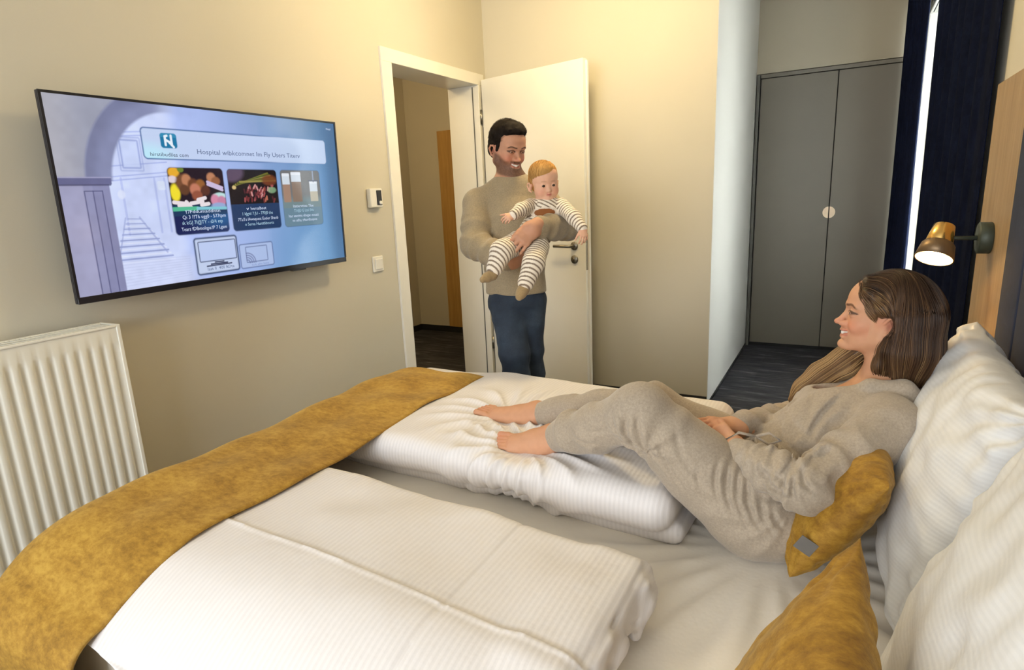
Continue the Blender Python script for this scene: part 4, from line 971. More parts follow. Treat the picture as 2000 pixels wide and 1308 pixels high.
def hand_prims(wr, d, n, side, s=1.0, curl=(20, 30, 25), spread=6, thumb=(35, 20), fl=1.0, tc=None):
    """wr = wrist, d = direction to the knuckles, n = back-of-hand normal, side = +1/-1 puts the thumb on that side of d x n"""
    d = nrm(d); n = A3(n); n = nrm(n-d*(n @ d)); w = np.cross(d, n)*side                    # w points to the thumb side
    P = lambda a, b, c: A3(wr)+(d*a+w*b+n*c)*s
    L = [cap(P(-.03, 0, 0), P(.012, 0, 0), .021*s, .021*s, .015*s, 'u', w, 1.25), cap(P(.010, 0, 0), P(.072, -.002, .001), .0165*s, .0145*s, .02*s, 'u', w, 2.15),
         cap(P(.02, .020, -.004), P(.055, .030, -.006), .013*s, .011*s, .015*s)]
    fx = (.027, .009, -.010, -.028); ln = ((.040, .025, .021), (.045, .029, .022), (.041, .027, .021), (.031, .020, .018)); rr = (.0088, .0090, .0084, .0074)
    for i in range(4):
        a = math.radians(spread*(1.5-i)*1.0); b = P(.078-(.004 if i in (0, 2) else 0)-(.012 if i == 3 else 0), fx[i], .002); base = P(.040, fx[i]*.75, 0); L.append(cap(base, b, .0095*s, rr[i]*1.06*s, .008*s))
        dd = d*math.cos(a)+w*math.sin(a); t = 0; p = b
        for k in range(3):
            t += math.radians(curl[k]*(1+.10*i)); v = dd*math.cos(t)-n*math.sin(t); q = p+v*ln[i][k]*s*fl
            L.append(cap(p, q, rr[i]*(1-.07*k)*s, rr[i]*(1-.07*(k+1))*s, .0035*s)); p = q
    a = math.radians(thumb[0]); v = d*math.cos(a)+w*math.sin(a); v = nrm(v-n*.35); p = P(.022, .024, -.006); q = p+v*.042*s; L.append(cap(p, q, .0125*s, .0105*s, .012*s))
    a2 = math.radians(thumb[0]-thumb[1]); v = nrm(d*math.cos(a2)+w*math.sin(a2)-n*.4); q2 = q+v*.030*s; L.append(cap(q, q2, .0105*s, .0088*s, .004*s)); L.append(cap(q2, q2+nrm(v-n*.15)*.022*s, .0088*s, .0072*s, .004*s))
    return L
def field(prims, P):
    X, Y, Z = P[:, 0], P[:, 1], P[:, 2]; D = np.full(len(P), 9.0)
    for p in prims:
        d = sd(p, X, Y, Z)
        if p['op'] == 'u': D = smin(D, d, p['k'])
        else: D = -smin(-D, -(-d if p['op'] == 's' else d), p['k'])
    return D
def gradf(prims, P):
    e = 0.002; g = np.stack([field(prims, P+np.eye(3)[i]*e)-field(prims, P-np.eye(3)[i]*e) for i in range(3)], 1)
    return g/np.maximum(np.linalg.norm(g, axis=1, keepdims=True), 1e-9)
def strands(prims, roots, direction, length, r, color, name, parent, step=0.006, lift=(0.0005, 0.004), sides=3, stop=None):
    """hair strands traced along the surface of the hair volume, following a combing direction"""
    n = len(roots); P = roots.copy(); off = lift[0]+(lift[1]-lift[0])*RNG.random(n); K = int(length/step); path = []; live = np.ones(n, bool); lens = np.full(n, K)
    life = (K*(0.75+0.25*RNG.random(n))).astype(int)
    for k in range(K):
        g = gradf(prims, P); d = field(prims, P); P = P-g*(d-off)[:, None]; path.append(P.copy())
        v = direction(P); v = v-g*(v*g).sum(1, keepdims=True); v = v/np.maximum(np.linalg.norm(v, axis=1, keepdims=True), 1e-6)
        P = P+v*step
    path = np.stack(path, 1); V = []; F = []; Cc = []; base = 0
    colr = color(roots, path)
    for i in range(n):
        m = max(4, life[i])
        if stop is not None:
            b = np.nonzero(stop(path[i, :m]))[0]
            if len(b): m = max(3, b[0])
        p = path[i, :m]; t = np.gradient(p, axis=0); t /= np.maximum(np.linalg.norm(t, axis=1, keepdims=True), 1e-9)
        a = np.cross(t, [0.3, 0.2, 0.93]); a /= np.maximum(np.linalg.norm(a, axis=1, keepdims=True), 1e-9); b = np.cross(t, a)
        rad = r*(np.minimum(1, (m-1-np.arange(m))/(0.3*m)+0.12)*np.minimum(1, np.arange(m)/4+0.1))[:, None]
        for q in range(sides):
            an = 2*math.pi*q/sides; V.append(p+rad*(a*math.cos(an)+b*math.sin(an))); Cc.append(colr[i][:m])
        idx = base+np.arange(sides)[:, None]*m+np.arange(m)[None, :]
        for q in range(sides):
            x = idx[q]; y = idx[(q+1) % sides]; F.append(np.stack([x[:-1], x[1:], y[1:], y[:-1]], 1))
        base += sides*m
    V = np.concatenate(V); F = np.concatenate(F); Cc = np.concatenate(Cc)
    me = bpy.data.meshes.new(name); me.vertices.add(len(V)); me.vertices.foreach_set('co', V.astype(np.float32).ravel())
    me.loops.add(F.size); me.loops.foreach_set('vertex_index', F.astype(np.int32).ravel()); me.polygons.add(len(F)); me.polygons.foreach_set('loop_start', np.arange(0, F.size, 4, dtype=np.int32)); me.update(calc_edges=True)
    A = np.ones((len(V), 4), np.float32); A[:, :3] = Cc; at = me.color_attributes.new('Col', 'FLOAT_COLOR', 'POINT'); at.data.foreach_set('color', A.ravel())
    return link(name, me, M['hair'], parent, True)
def local(P, o, R, s): return ((P-A3(o)) @ R)/s
def paint_skin(V, heads, base, lips, brow, blush, beard=None, toe=None):
    C = np.tile(A3(base), (len(V), 1))
    for (o, R, s, kind) in heads:
        q = local(V, o, R, s); x, y, z = np.abs(q[:, 0]), q[:, 1], q[:, 2]; near = (np.abs(z) < .14) & (np.abs(y) < .13) & (x < .1)
        def mixc(m, c): C[:] = C*(1-m[:, None])+A3(c)*m[:, None]
        g = lambda d, w: np.exp(-(d/w)**2)
        if kind == 'baby':
            mixc(near*g(np.hypot(x-.045, z+.040), .022)*(y > .03)*0.35, blush)
            mixc(near*(y > .075)*sstep(.019, .013, x)*g(z+.0575-x*0.10, .0085)*0.8, lips)
            mixc(near*(y > .06)*sstep(.046, .040, x)*sstep(.010, .016, x)*g(z-.020+((x-.03)*3)**2*.4, .0030)*0.35, brow)
        else:
            mixc(near*g(np.hypot(x-.042, z+.036), .024)*(y > .03)*0.45, blush); mixc(near*g(np.hypot(x, z+.036), .014)*(y > .09)*0.35, blush)
            mixc(near*g(np.hypot(x-.078, z+.01), .02)*(y < .02)*0.3, blush); mixc(near*(x > .066)*g(np.hypot((y+.014)/.008, (z+.017)/.013), 1.0)*0.8, A3(blush)*0.45)  # ears reddened; shade in the ear bowl painted as darkened blush
            wl_ = .030; mz = -.0655+.007*(x/.03)**2
            up = (z > mz)
            mixc(near*(y > .062)*sstep(wl_+.002, wl_-.003, x)*np.where(up, sstep(.0115, .0090, z-mz), sstep(.0105, .0080, mz-z))*0.55, lips)
            bz = .019+.004*np.exp(-((x-.036)/.012)**2)-(x > .042)*(x-.042)*0.35
            mixc(near*(y > .045)*sstep(.056, .049, x)*sstep(.009, .014, x)*sstep(.0042, .0022, np.abs(z-bz))*0.85, brow)
            lash = np.abs(np.hypot((x-.031)/.0150, (z)/.0062)-1); mixc(near*(y > .050)*sstep(.42, .16, lash)*(z > -.001)*0.92, A3(brow)*0.4)
            mixc(near*(y > .050)*sstep(.30, .10, lash)*(z <= -.001)*0.55, A3(brow)*0.6)
            mixc(near*g(np.hypot(x-.031, z-.001), .016)*(y > .05)*0.12, A3(base)*0.6)
            if beard is not None:
                n = vnoise(V[:, 0]*320, V[:, 1]*320, V[:, 2]*320)*0.5+0.5
                jaw = sstep(.014, -.008, z+.022+0.42*np.maximum(0, y-.0))*sstep(-.124, -.108, z)
                jaw = jaw*(1-g(np.hypot(x-.030, (z+.030)*0.8), .022)*0.8)
                mus = (y > .06)*sstep(.034, .026, x)*g(z+.050, .008)
                mouthm = (y > .06)*sstep(.030, .022, x)*sstep(.0115, .0085, np.abs(z-mz+.001))
                m = np.clip(np.maximum(jaw*(y > -.02)*sstep(-.02, .01, y), mus), 0, 1)*(1-mouthm); mixc(near*m*(0.66+0.16*n), beard)
    if toe is not None: toe(V, C)
    return C
SKW = srgb(204, 154, 122)

# ------------------------------------------------------------------ the woman on the bed
woman = empty('person', (1.64, 0.14, 0.53)); tag(woman, 'barefoot woman in oat loungewear reclining on the bed, smiling toward the door', 'person')
wo = A3(woman.location)
def P_(x, px, py): return on_x(px, py, x)
HW = P_(1.75, 1722, 614); FW = nrm((-0.06, 1.0, 0.10)); RW = frame(FW, (0.02, -0.10, 1.0)); SW = 0.90
Tw = lambda *p: HW+RW @ (A3(p)*SW)
hipN, hipF = A3((1.40, 0.140, 0.625)), A3((1.58, 0.150, 0.635))
kneN, kneF = P_(1.35, 1248, 803), P_(1.56, 1276, 795)
ankN, ankF = P_(1.46, 1080, 856), P_(1.64, 1050, 808)
nb = A3((1.735, -0.118, 0.860))
shN, shF = P_(1.55, 1738, 838), A3((1.86, -0.095, 0.800))
elN, elF = P_(1.305, 1572, 953), A3((1.90, 0.07, 0.70))
wrN, wrF = P_(1.395, 1434, 884), P_(1.53, 1440, 834)
pel, bel, che, upc = A3((1.53, 0.115, 0.650)), A3((1.59, 0.040, 0.700)), A3((1.665, -0.040, 0.765)), A3((1.705, -0.095, 0.805))
X1 = (1, 0, 0)
body = head_prims(HW, RW, SW, 'woman', 1.0)
body += [cap(Tw(0, -.022, -.060), nb+A3((0, -.005, .0)), .046, .050, .03), cap(nb, upc, .055, .075, .04, 'u', X1, 1.5)]
body += chain([upc, che, bel, pel], [.075, .088, .085, .095], .05, 'u', X1, 1.35)
body += chain([hipN, kneN, ankN], [.080, .052, .034], .03)+chain([hipF, kneF, ankF], [.080, .052, .034], .03)
body += chain([shN+A3((.02, 0, 0)), elN, wrN], [.045, .036, .026], .012)+chain([shF-A3((.02, 0, 0)), elF, wrF], [.045, .036, .026], .012)
body += [cap(upc+A3((0, -.01, .01)), shN, .05, .045, .04), cap(upc+A3((0, -.01, .01)), shF, .05, .045, .04)]
def foot(ank, heel, ball, toe, up, s=1.0, inner=1):
    """foot with heel, arch, ball and five toes; inner = side of the big toe"""
    d = nrm(A3(toe)-A3(heel)); up = A3(up); up = nrm(up-d*(up @ d)); w = np.cross(d, up)*inner
    L = [cap(ank, A3(heel)+up*.010, .031*s, .027*s, .02), cap(A3(heel), A3(heel)+d*.05*s+up*.012, .026*s, .024*s, .02), cap(ank+d*.01, A3(ball)+up*.006, .028*s, .017*s, .03, 'u', w, 1.5), cap(A3(heel)+d*.02, A3(ball), .022*s, .0145*s, .02, 'u', w, 1.6)]
    for x in (-1, 1): L.append(ell(A3(ank)+w*.027*x*s+up*.002, (.011, .011, .011), .012))
    Lt = np.linalg.norm(A3(toe)-A3(ball))
    for i, (o_, r_, l_) in enumerate(((.023, .0105, 1.0), (.007, .0078, .96), (-.006, .0072, .88), (-.018, .0068, .76), (-.029, .0062, .62))):
        b = A3(ball)+w*o_*s; e = b+d*Lt*l_*s+up*.002; mid = (b+e)/2+up*.005
        L += [cap(A3(ball)+w*o_*.7*s-d*.03, b, .012*s, r_*1.05*s, .010), cap(b, mid, r_*s, r_*.92*s, .004), cap(mid, e, r_*.92*s, r_*s, .003)]
    return L
hlN, baN, toN = P_(1.46, 1076, 872), P_(1.45, 1003, 866), P_(1.445, 974, 850)
hlF, baF, toF = P_(1.64, 1042, 828), P_(1.635, 968, 810), P_(1.630, 940, 789)
body += foot(ankN, hlN, baN, toN, (-0.35, -0.1, 1), 1.0, 1)+foot(ankF, hlF, baF, toF, (-0.25, -0.5, 1), 1.0, -1)
hN = P_(1.445, 1388, 836)
body += hand_prims(wrN, hN-wrN, (-0.75, 0.15, 0.55), -1, 0.95, (22, 34, 26), 3, (30, 14))
hF = P_(1.475, 1394, 828)
body += hand_prims(wrF, hF-wrF, (-0.35, 0.25, 1.0), 1, 0.95, (14, 24, 22), 3, (34, 14))
def toenail(V, C):
    for b_ in (toN, toF):
        r = np.linalg.norm(V-b_, axis=1); m = np.exp(-(r/.035)**2)*0.35; C[:] = C*(1-m[:, None])+A3(srgb(196, 120, 100))*m[:, None]
    for h_ in (hN, hF, hlN, hlF):
        r = np.linalg.norm(V-h_, axis=1); m = np.exp(-(r/.03)**2)*0.22; C[:] = C*(1-m[:, None])+A3(srgb(200, 120, 96))*m[:, None]
wb = grow_figure(body, 0.0025, 0.0014, Tw(0, -.02, -.165), RW @ A3((0, .25, 1)), HW-A3((.14, .20, .24)), HW+A3((.14, .20, .20)), mat=M['skin'], name='body', parent=woman, color=lambda V: paint_skin(V, [(HW, RW, SW, 'woman')], SKW, srgb(186, 100, 88), srgb(92, 62, 44), srgb(214, 126, 104), None, toenail))
wb.location = tuple(-wo)
eyes(HW-0, RW, SW, woman, 0.0, (0.0, 1, -0.05))
for c in list(woman.children):
    if c.name.startswith('eye'): c.location = tuple(-wo)
tb = grow([cap(Tw(-.021, .0735, -.0595), Tw(0, .0825, -.0630), .0056*SW, .0058*SW, .004, 'u', RW @ A3((0, 0, 1)), 1.0), cap(Tw(.021, .0735, -.0595), Tw(0, .0845, -.0630), .0060*SW, .0062*SW, .004, 'u', RW @ A3((0, 0, 1)), 1.1)], 0.0012, None, M['teeth'], 'teeth', woman); tb.location = tuple(-wo)

# ---- cloth folds
def ridged(X, Y, Z, f, seed): return np.maximum(0, 1-np.abs(vnoise(X*f+seed, Y*f+seed*2, Z*f-seed))*3.2)
def pinch(X, Y, Z, c, u, v, n, r0, rw, amp, ph=0.0):
    """creases fanning out from a bend c, seen in the plane u, v"""
    x, y, z = X-c[0], Y-c[1], Z-c[2]; a = np.arctan2(x*v[0]+y*v[1]+z*v[2], x*u[0]+y*u[1]+z*u[2]); r = np.sqrt(x*x+y*y+z*z)
    w = np.sin(a*n+ph+2.2*vnoise(X*9, Y*9, Z*9)); return amp*np.where(w > 0, w, 0.6*w)*np.exp(-((r-r0)/rw)**2)*sstep(.012, .05, r)*(0.35+0.65*np.cos(a*0.5-ph*.5)**2)
def ring_folds(X, Y, Z, a, b, r, n, amp, seed=0.0, t0=0.0, t1=1.0):
    """folds running around a sleeve or trouser leg between two points of it"""
    a = A3(a); d = A3(b)-a; L = d @ d; x, y, z = X-a[0], Y-a[1], Z-a[2]; t = (x*d[0]+y*d[1]+z*d[2])/L
    q = np.sqrt(np.maximum(0, x*x+y*y+z*z-t*t*L)); m = (t > t0-.1) & (t < t1+.1)
    w = np.sin(t*n*6.28+2.6*vnoise(X*11+seed, Y*11, Z*11)+seed); return amp*np.where(w > 0, w, .5*w)*sstep(t0-.08, t0+.08, t)*sstep(t1+.08, t1-.08, t)*(q < r*1.7)*m
YZu, YZv = (0, 1, 0), (0, 0, 1)
def creases(X, Y, Z, xp, xmax, segs):
    """sharp wrinkles on the side of the cloth turned to -x: a furrow with a soft ridge along each flank"""
    r = 0; near_ = sstep(xmax+.02, xmax-.01, X)
    for (a0, b0, a1, b1, amp, w) in segs:
        p, q = P_(xp, a0, b0), P_(xp, a1, b1); dy, dz = q[1]-p[1], q[2]-p[2]; L = dy*dy+dz*dz
        t = ((Y-p[1])*dy+(Z-p[2])*dz)/L; tc = np.clip(t, 0, 1)
        bend = 0.10*math.sqrt(L)*np.sin(tc*math.pi)
        d = np.hypot(Y-p[1]-tc*dy+bend*dz/math.sqrt(L), Z-p[2]-tc*dz-bend*dy/math.sqrt(L))
        f = sstep(-.12, .25, t)*sstep(1.12, .75, t)
        r = r+amp*f*(-np.exp(-(d/w)**2)+0.55*np.exp(-((d-2.1*w)/(1.2*w))**2))
    return r*near_
def pants_disp(X, Y, Z):
    d = 0.004*vnoise(X*7, Y*7, Z*7)+0.0042*ridged(X*.8, Y*1.3, Z*.8, 8, 3.0)
    # long folds fanning from the hip along the thigh
    d = d+pinch(X, Y, Z, (1.37, 0.055, 0.70), YZu, YZv, 17, 0.12, 0.10, 0.0050, 1.0)
    d = d+pinch(X, Y, Z, kneN+A3((0.0, -0.035, -0.075)), YZu, YZv, 8, 0.07, 0.05, 0.0060, 1.8)
    d = d+pinch(X, Y, Z, kneF+A3((0.0, 0.0, -0.08)), YZu, YZv, 8, 0.07, 0.05, 0.006, 1.4)
    d = d+ring_folds(X, Y, Z, kneN, ankN, .06, 4.5, 0.0030, 1.0, 0.45, 1.0)+ring_folds(X, Y, Z, kneF, ankF, .06, 4.5, 0.0035, 2.0, 0.45, 1.0)
    d = d+creases(X, Y, Z, 1.31, 1.42, ((1424, 905, 1437, 995, .007, .006), (1442, 918, 1462, 1010, .006, .005), (1456, 938, 1498, 1034, .008, .006), (1486, 974, 1516, 1040, .007, .006), (1405, 895, 1410, 970, .005, .005), (1508, 995, 1532, 1030, .006, .005),
        (1232, 800, 1244, 878, .010, .007), (1214, 862, 1262, 884, .007, .006), (1252, 800, 1285, 890, .005, .006), (1290, 840, 1345, 950, .0045, .006), (1318, 830, 1372, 930, .004, .006), (1365, 900, 1400, 990, .004, .006), (1200, 800, 1222, 850, .005, .006), (1130, 845, 1200, 830, .003, .005), (1100, 860, 1160, 872, .004, .005), (1215, 770, 1225, 812, .004, .005)))
    return d
cfN, cfF = ankN+(kneN-ankN)*0.08, ankF+(kneF-ankF)*0.08
pants = chain([hipN+A3((-.01, .0, .0)), hipN*.5+kneN*.5+A3((0, 0, -.006)), kneN, kneN*.55+ankN*.45+A3((0, 0, -.010)), cfN*.8+kneN*.2, cfN], [.102, .084, .064, .060, .050, .039], .03)
pants += chain([hipF, hipF*.5+kneF*.5, kneF, kneF*.55+ankF*.45+A3((0, 0, -.006)), cfF*.8+kneF*.2, cfF], [.102, .084, .062, .058, .048, .039], .03)
pants += [cap(pel+A3((0, -.01, 0)), pel+A3((.0, -.05, .03)), .098, .092, .05, 'u', X1, 1.30), ell((1.43, 0.095, 0.622), (.112, .118, .098), .05), ell((1.61, 0.095, 0.630), (.12, .115, .100), .05), cap(pel+A3((0, .02, .02)), bel+A3((0, .02, .0)), .092, .086, .05, 'u', X1, 1.30)]
po = grow(pants, 0.0042, pants_disp, M['loungewear'], 'trousers', woman); po.location = tuple(-wo)
def hood_disp(X, Y, Z):
    d = 0.0035*vnoise(X*8, Y*8, Z*8)+0.0042*ridged(X, Y*1.1, Z*1.2, 9, 7.0)
    d = d+pinch(X, Y, Z, elN+A3((-.02, 0.02, 0.04)), YZu, YZv, 10, 0.07, 0.045, 0.0080, 1.6)
    d = d+ring_folds(X, Y, Z, shN, elN, .07, 3.5, 0.0050, 4.0, 0.3, 1.0)+ring_folds(X, Y, Z, elN, wrN, .06, 5, 0.0048, 5.0, 0.0, 0.85)+ring_folds(X, Y, Z, elF, wrF, .06, 6, 0.0045, 6.0, 0.1, 0.95)
    d = d+creases(X, Y, Z, 1.26, 1.36, ((1552, 915, 1526, 965, .008, .005), (1556, 918, 1554, 975, .008, .005), (1560, 916, 1590, 962, .007, .005), (1548, 908, 1496, 914, .006, .0045), (1538, 925, 1510, 958, .006, .0045), (1490, 905, 1478, 938, .005, .0045), (1460, 895, 1452, 920, .004, .004), (1575, 900, 1640, 850, .004, .006), (1600, 930, 1640, 880, .003, .006)))
    d = d+creases(X, Y, Z, 1.45, 1.62, ((1648, 815, 1575, 868, .006, .006), (1496, 862, 1552, 900, .007, .006), (1515, 850, 1562, 888, .004, .005), (1532, 838, 1580, 862, .003, .006), (1612, 800, 1570, 840, .003, .007), (1500, 885, 1535, 915, .005, .005)))
    return d
hood = [cap(upc+A3((0, .005, .005)), che+A3((0, .008, .0)), .070, .104, .04, 'u', X1, 1.45), cap(che+A3((0, .008, 0)), bel+A3((0, .005, 0)), .104, .104, .05, 'u', X1, 1.25), cap(bel+A3((0, .005, 0)), pel+A3((0, -.025, .015)), .108, .110, .05, 'u', X1, 1.35)]
for x in (-1, 1): hood.append(ell(che+A3((x*.062, .072, .012)), (.062, .052, .058), .05))
hood += chain([shN+A3((.03, .0, .01)), shN, shN*.5+elN*.5+A3((0, 0, -.004)), elN, elN*.5+wrN*.5, wrN+(elN-wrN)*.06], [.060, .064, .057, .050, .045, .034], .012)
hood += chain([shF+A3((-.03, .0, .01)), shF, elF, wrF+(elF-wrF)*.02], [.062, .062, .050, .033], .012)
hood += [cap(upc+A3((0, -.012, .015)), shN+A3((.02, 0, .0)), .055, .060, .04), cap(upc+A3((0, -.012, .015)), shF+A3((-.02, 0, .0)), .055, .060, .04)]
# folded hood lying round the back of the neck and its edges running down to the V neck
vpt = P_(1.69, 1588, 792)
hn = [vpt, P_(1.655, 1650, 775), P_(1.645, 1702, 755), P_(1.64, 1765, 762), P_(1.66, 1806, 800)]
hood += chain(hn, [.010, .016, .020, .027, .032], .012)
hood += chain([hn[4], A3((1.735, -.215, .80)), A3((1.81, -.17, .82)), A3((1.825, -.09, .845)), A3((1.78, -.02, .835)), vpt], [.032, .036, .028, .022, .016, .010], .012)
hood += [cap(vpt+A3((0, .02, -.0)), vpt+A3((0.02, -.08, .10)), .010, .050, .010, 's', X1, 1.15)]
ho = grow(hood, 0.0040, hood_disp, M['loungewear'], 'hooded_top', woman); ho.location = tuple(-wo)
ub = grow([cap(P_(1.650, 1597, 780), P_(1.655, 1606, 774), .006, .009, .01)], 0.002, None, plain('white_undershirt', (0.8, 0.8, 0.78), 0.8), 'undershirt', woman); ub.location = tuple(-wo)
# tied drawstring at the waist
kn = P_(1.43, 1476, 852); ds = bmesh.new()
for pts in ([kn, kn+A3((-.02, .035, .012)), kn+A3((-.03, .06, -.004)), kn+A3((-.018, .03, -.014)), kn], [kn, kn+A3((-.01, -.03, .018)), kn+A3((-.015, -.055, .004)), kn+A3((-.008, -.03, -.012)), kn], [kn, kn+A3((-.03, .02, -.02)), kn+A3((-.04, .01, -.05))], [kn, kn+A3((-.03, -.005, -.022)), kn+A3((-.045, -.02, -.045))]):
    tube_bm([tuple(p) for p in pts], 0.0034, 8, ds)
dso = bm_obj('drawstring', ds, M['loungewear'], woman, True); dso.location = tuple(-wo)

# ---- her hair
def E_(T, R, s, c, r, k=.02, op='u'): return ell(T(*c), A3(r)*s, k*s, op, R)
hv = [E_(Tw, RW, SW, (0, -.028, .038), (.085, .103, .088)), E_(Tw, RW, SW, (0, -.060, -.02), (.086, .075, .085), .03)]
hv += chain([Tw(-.050, -.055, .01), Tw(-.070, -.062, -.08), Tw(-.066, -.072, -.205)], [.050*SW, .040*SW, .022*SW], .03)
hv += chain([Tw(.0, -.085, .0), Tw(0, -.105, -.09), Tw(0, -.120, -.225)], [.060*SW, .046*SW, .024*SW], .04, 'u', RW @ A3((1, 0, 0)), 1.3)
hv += chain([Tw(.050, -.055, .01), Tw(.070, -.055, -.08), Tw(.062, -.05, -.165)], [.050*SW, .036*SW, .020*SW], .03)
hv += chain([Tw(-.010, .052, .088), Tw(-.054, .046, .060), Tw(-.076, .012, .028), Tw(-.080, -.025, .008)], [.010*SW, .013*SW, .012*SW, .014*SW], .015)
hv += chain([Tw(.010, .050, .088), Tw(.056, .044, .052), Tw(.078, .020, .0), Tw(.078, .020, -.08)], [.009*SW, .014*SW, .016*SW, .018*SW], .015)
lockp = [Tw(.078, .000, -.04), Tw(.074, .016, -.100), P_(1.805, 1650, 710), P_(1.79, 1605, 735), P_(1.77, 1570, 760), P_(1.76, 1548, 780)]
hv += chain(lockp, [.024, .030, .033, .030, .019, .006], .03, 'u', (0, .5, .9), 1.0)
hv += chain([Tw(-.074, -.040, -.04), Tw(-.074, -.022, -.085), Tw(-.064, -.012, -.130), Tw(-.054, -.030, -.175)], [.018*SW, .018*SW, .018*SW, .012*SW], .02)
hv.append(ell(Tw(-.082, -.004, -.020), A3((.022, .020, .026))*SW, .008, 's', RW))       # room for the ear
DK, MD, BL = A3(srgb(56, 38, 26)), A3(srgb(112, 82, 56)), A3(srgb(200, 164, 112))
def whair_col(q, ph, V):
    t = np.clip((-.02-q[:, 2])/.16, 0, 1); st = vnoise(ph*1.0, ph*0+2.0, ph*0)*0.5+0.5; st2 = vnoise(ph*3.7, ph*0+8.0, ph*0)*0.5+0.5
    m = np.clip(0.20+0.34*t+0.62*(st-.5)+0.30*(st2-.5)+0.24*(q[:, 1] > .0)*(q[:, 2] < .07)-0.16*sstep(.05, .11, q[:, 2]), 0, 1)
    lock = sstep(.03, .09, q[:, 1])*(q[:, 2] < -.06); m = np.clip(m*(1-lock)+lock*(0.72+0.5*(st-.5)), 0, 1)
    return np.where((m < .5)[:, None], DK+(MD-DK)*(m*2)[:, None], MD+(BL-MD)*((m-.5)*2)[:, None])
def wphase(q): return np.where(q[:, 0] < 0, 1, -1)*3+(q[:, 1]+0.35*np.maximum(q[:, 2], 0)*0)*75+q[:, 0]*30
def whair_base(V): q = local(V, HW, RW, SW); return whair_col(q, wphase(q), V)*0.72
def whair_disp(X, Y, Z):
    q = local(np.stack([X, Y, Z], 1), HW, RW, SW); ph = wphase(q); return 0.0010*np.sin(ph*2.2)+0.0006*np.sin(ph*5.1+1)
hb_ = grow(hv, 0.0030, whair_disp, M['hair'], 'hair', woman, whair_base); hb_.location = tuple(-wo)
# strands start on the upper head and are combed back and down
nS = 3000; th = RNG.random(nS)*2*math.pi; zz = 0.25+0.75*RNG.random(nS)
rt = np.stack([.088*np.cos(th)*np.sqrt(1-zz**2), -.028+.105*np.sin(th)*np.sqrt(1-zz**2), .035+.095*zz], 1)
fr = np.array([[-.010-.066*u+g1, .064-.045*u*u+g2, .092-.066*u+g3] for u, g1, g2, g3 in zip(RNG.random(520), RNG.normal(0, .006, 520), RNG.normal(0, .006, 520), RNG.normal(0, .006, 520))])
lw = np.stack([-.080+RNG.normal(0, .004, 260), -.038+RNG.normal(0, .010, 260), -.035+RNG.normal(0, .02, 260)], 1)
rt = np.concatenate([rt[(rt[:, 1] < .070)], fr, lw]); nL = 420
lk = np.array([A3(lockp[0])+(A3(lockp[2])-A3(lockp[0]))*u+RNG.normal(0, .012, 3) for u in RNG.random(nL)])
rw = np.concatenate([HW+(rt*SW) @ RW.T, lk])
lockflag = np.concatenate([np.zeros(len(rt)), np.ones(nL)])
def wdir(P):
    q = local(P, HW, RW, SW); d = np.tile(A3((0, -.10, -1.0)), (len(P), 1))
    front = sstep(-.03, .05, q[:, 1])*sstep(-.03, .02, q[:, 2]); d[:, 1] -= 1.5*front
    d = d @ RW.T; lf = lockflag[:len(P), None]
    return d*(1-lf)+lf*(nrm(lockp[4]-lockp[2])+A3((0, 0, -.05)))
def wstop(p): q = local(p, HW, RW, SW); return (q[:, 2] < -.225-.03*math.sin(p[0, 1]*900))&(q[:, 1] < .03) | ((np.abs(np.abs(q[:, 0])-.08) < .03)&(np.abs(q[:, 1]+.002) < .018)&(np.abs(q[:, 2]+.018) < .026)) | ((q[0, 2] > -.03)&(q[:, 1] > .012)&(q[:, 2] < -.05))
def wcol(roots, path):
    out = []; q0 = local(roots, HW, RW, SW); r_ = RNG.random(len(roots)); ph = wphase(q0)
    for i in range(len(roots)):
        q = local(path[i], HW, RW, SW); c = whair_col(q, np.full(len(q), ph[i]+r_[i]*9), None); out.append(c*(0.85+0.3*r_[i]))
    return out
so = strands(hv, rw, wdir, 0.30, 0.00085, wcol, 'hair_strands', woman, 0.0068, (0.0002, 0.0048), 3, wstop); so.location = tuple(-wo); so['kind'] = 'stuff'

# ------------------------------------------------------------------ the man at the door, carrying the baby
man = empty('person', (2.60, 1.36, 0.0)); tag(man, 'bearded man in beige sweater and jeans standing by the open door, holding a baby', 'person')
mo = A3(man.location); D_ = lambda px, py, d: far(px, py, d)
vdir = nrm(sight(990, 300)); toc = -vdir; rgt = nrm(np.cross(vdir, (0, 0, 1)))
HM = D_(993, 289, 2.80); FM = nrm(toc*math.cos(math.radians(33))+rgt*math.sin(math.radians(33))+A3((0, 0, -0.27)))
RM = frame(FM, A3((0, 0, 1))+rgt*0.02); SM = 0.955
Tm = lambda *p: HM+RM @ (A3(p)*SM)
bodyR = nrm(rgt*0.93+toc*0.30)            # towards his left shoulder (image right)
nbm = D_(998, 354, 2.84)
mshR, mshL = D_(932, 398, 2.83), D_(1062, 392, 2.90)
mche, mbel, mpel = D_(996, 425, 2.87), D_(1004, 500, 2.85), D_(1008, 566, 2.84)
melR, mwrR = D_(928, 478, 2.76), D_(1003, 512, 2.62)
melL, mwrL = D_(1108, 443, 2.70), D_(1042, 445, 2.470)
hpR, hpL = D_(990, 590, 2.84), D_(1032, 587, 2.86)
knR, knL = D_(1004, 690, 2.80), D_(1034, 678, 2.90)
anR = A3((knR[0]+.03, knR[1]-.015, .09)); anL = A3((knL[0]+.13, knL[1]+.03, .09))
mb_ = head_prims(HM, RM, SM, 'man', 1.0)
mb_ += [cap(Tm(0, -.024, -.050), nbm, .050, .052, .025), cap(nbm, mche, .050, .06, .03), cap(nbm+A3((0, 0, -.045)), mche, .045, .10, .04, 'u', bodyR, 1.3)]
mb_ += chain([mche, mbel, mpel], [.105, .092, .080], .05, 'u', bodyR, 1.25)
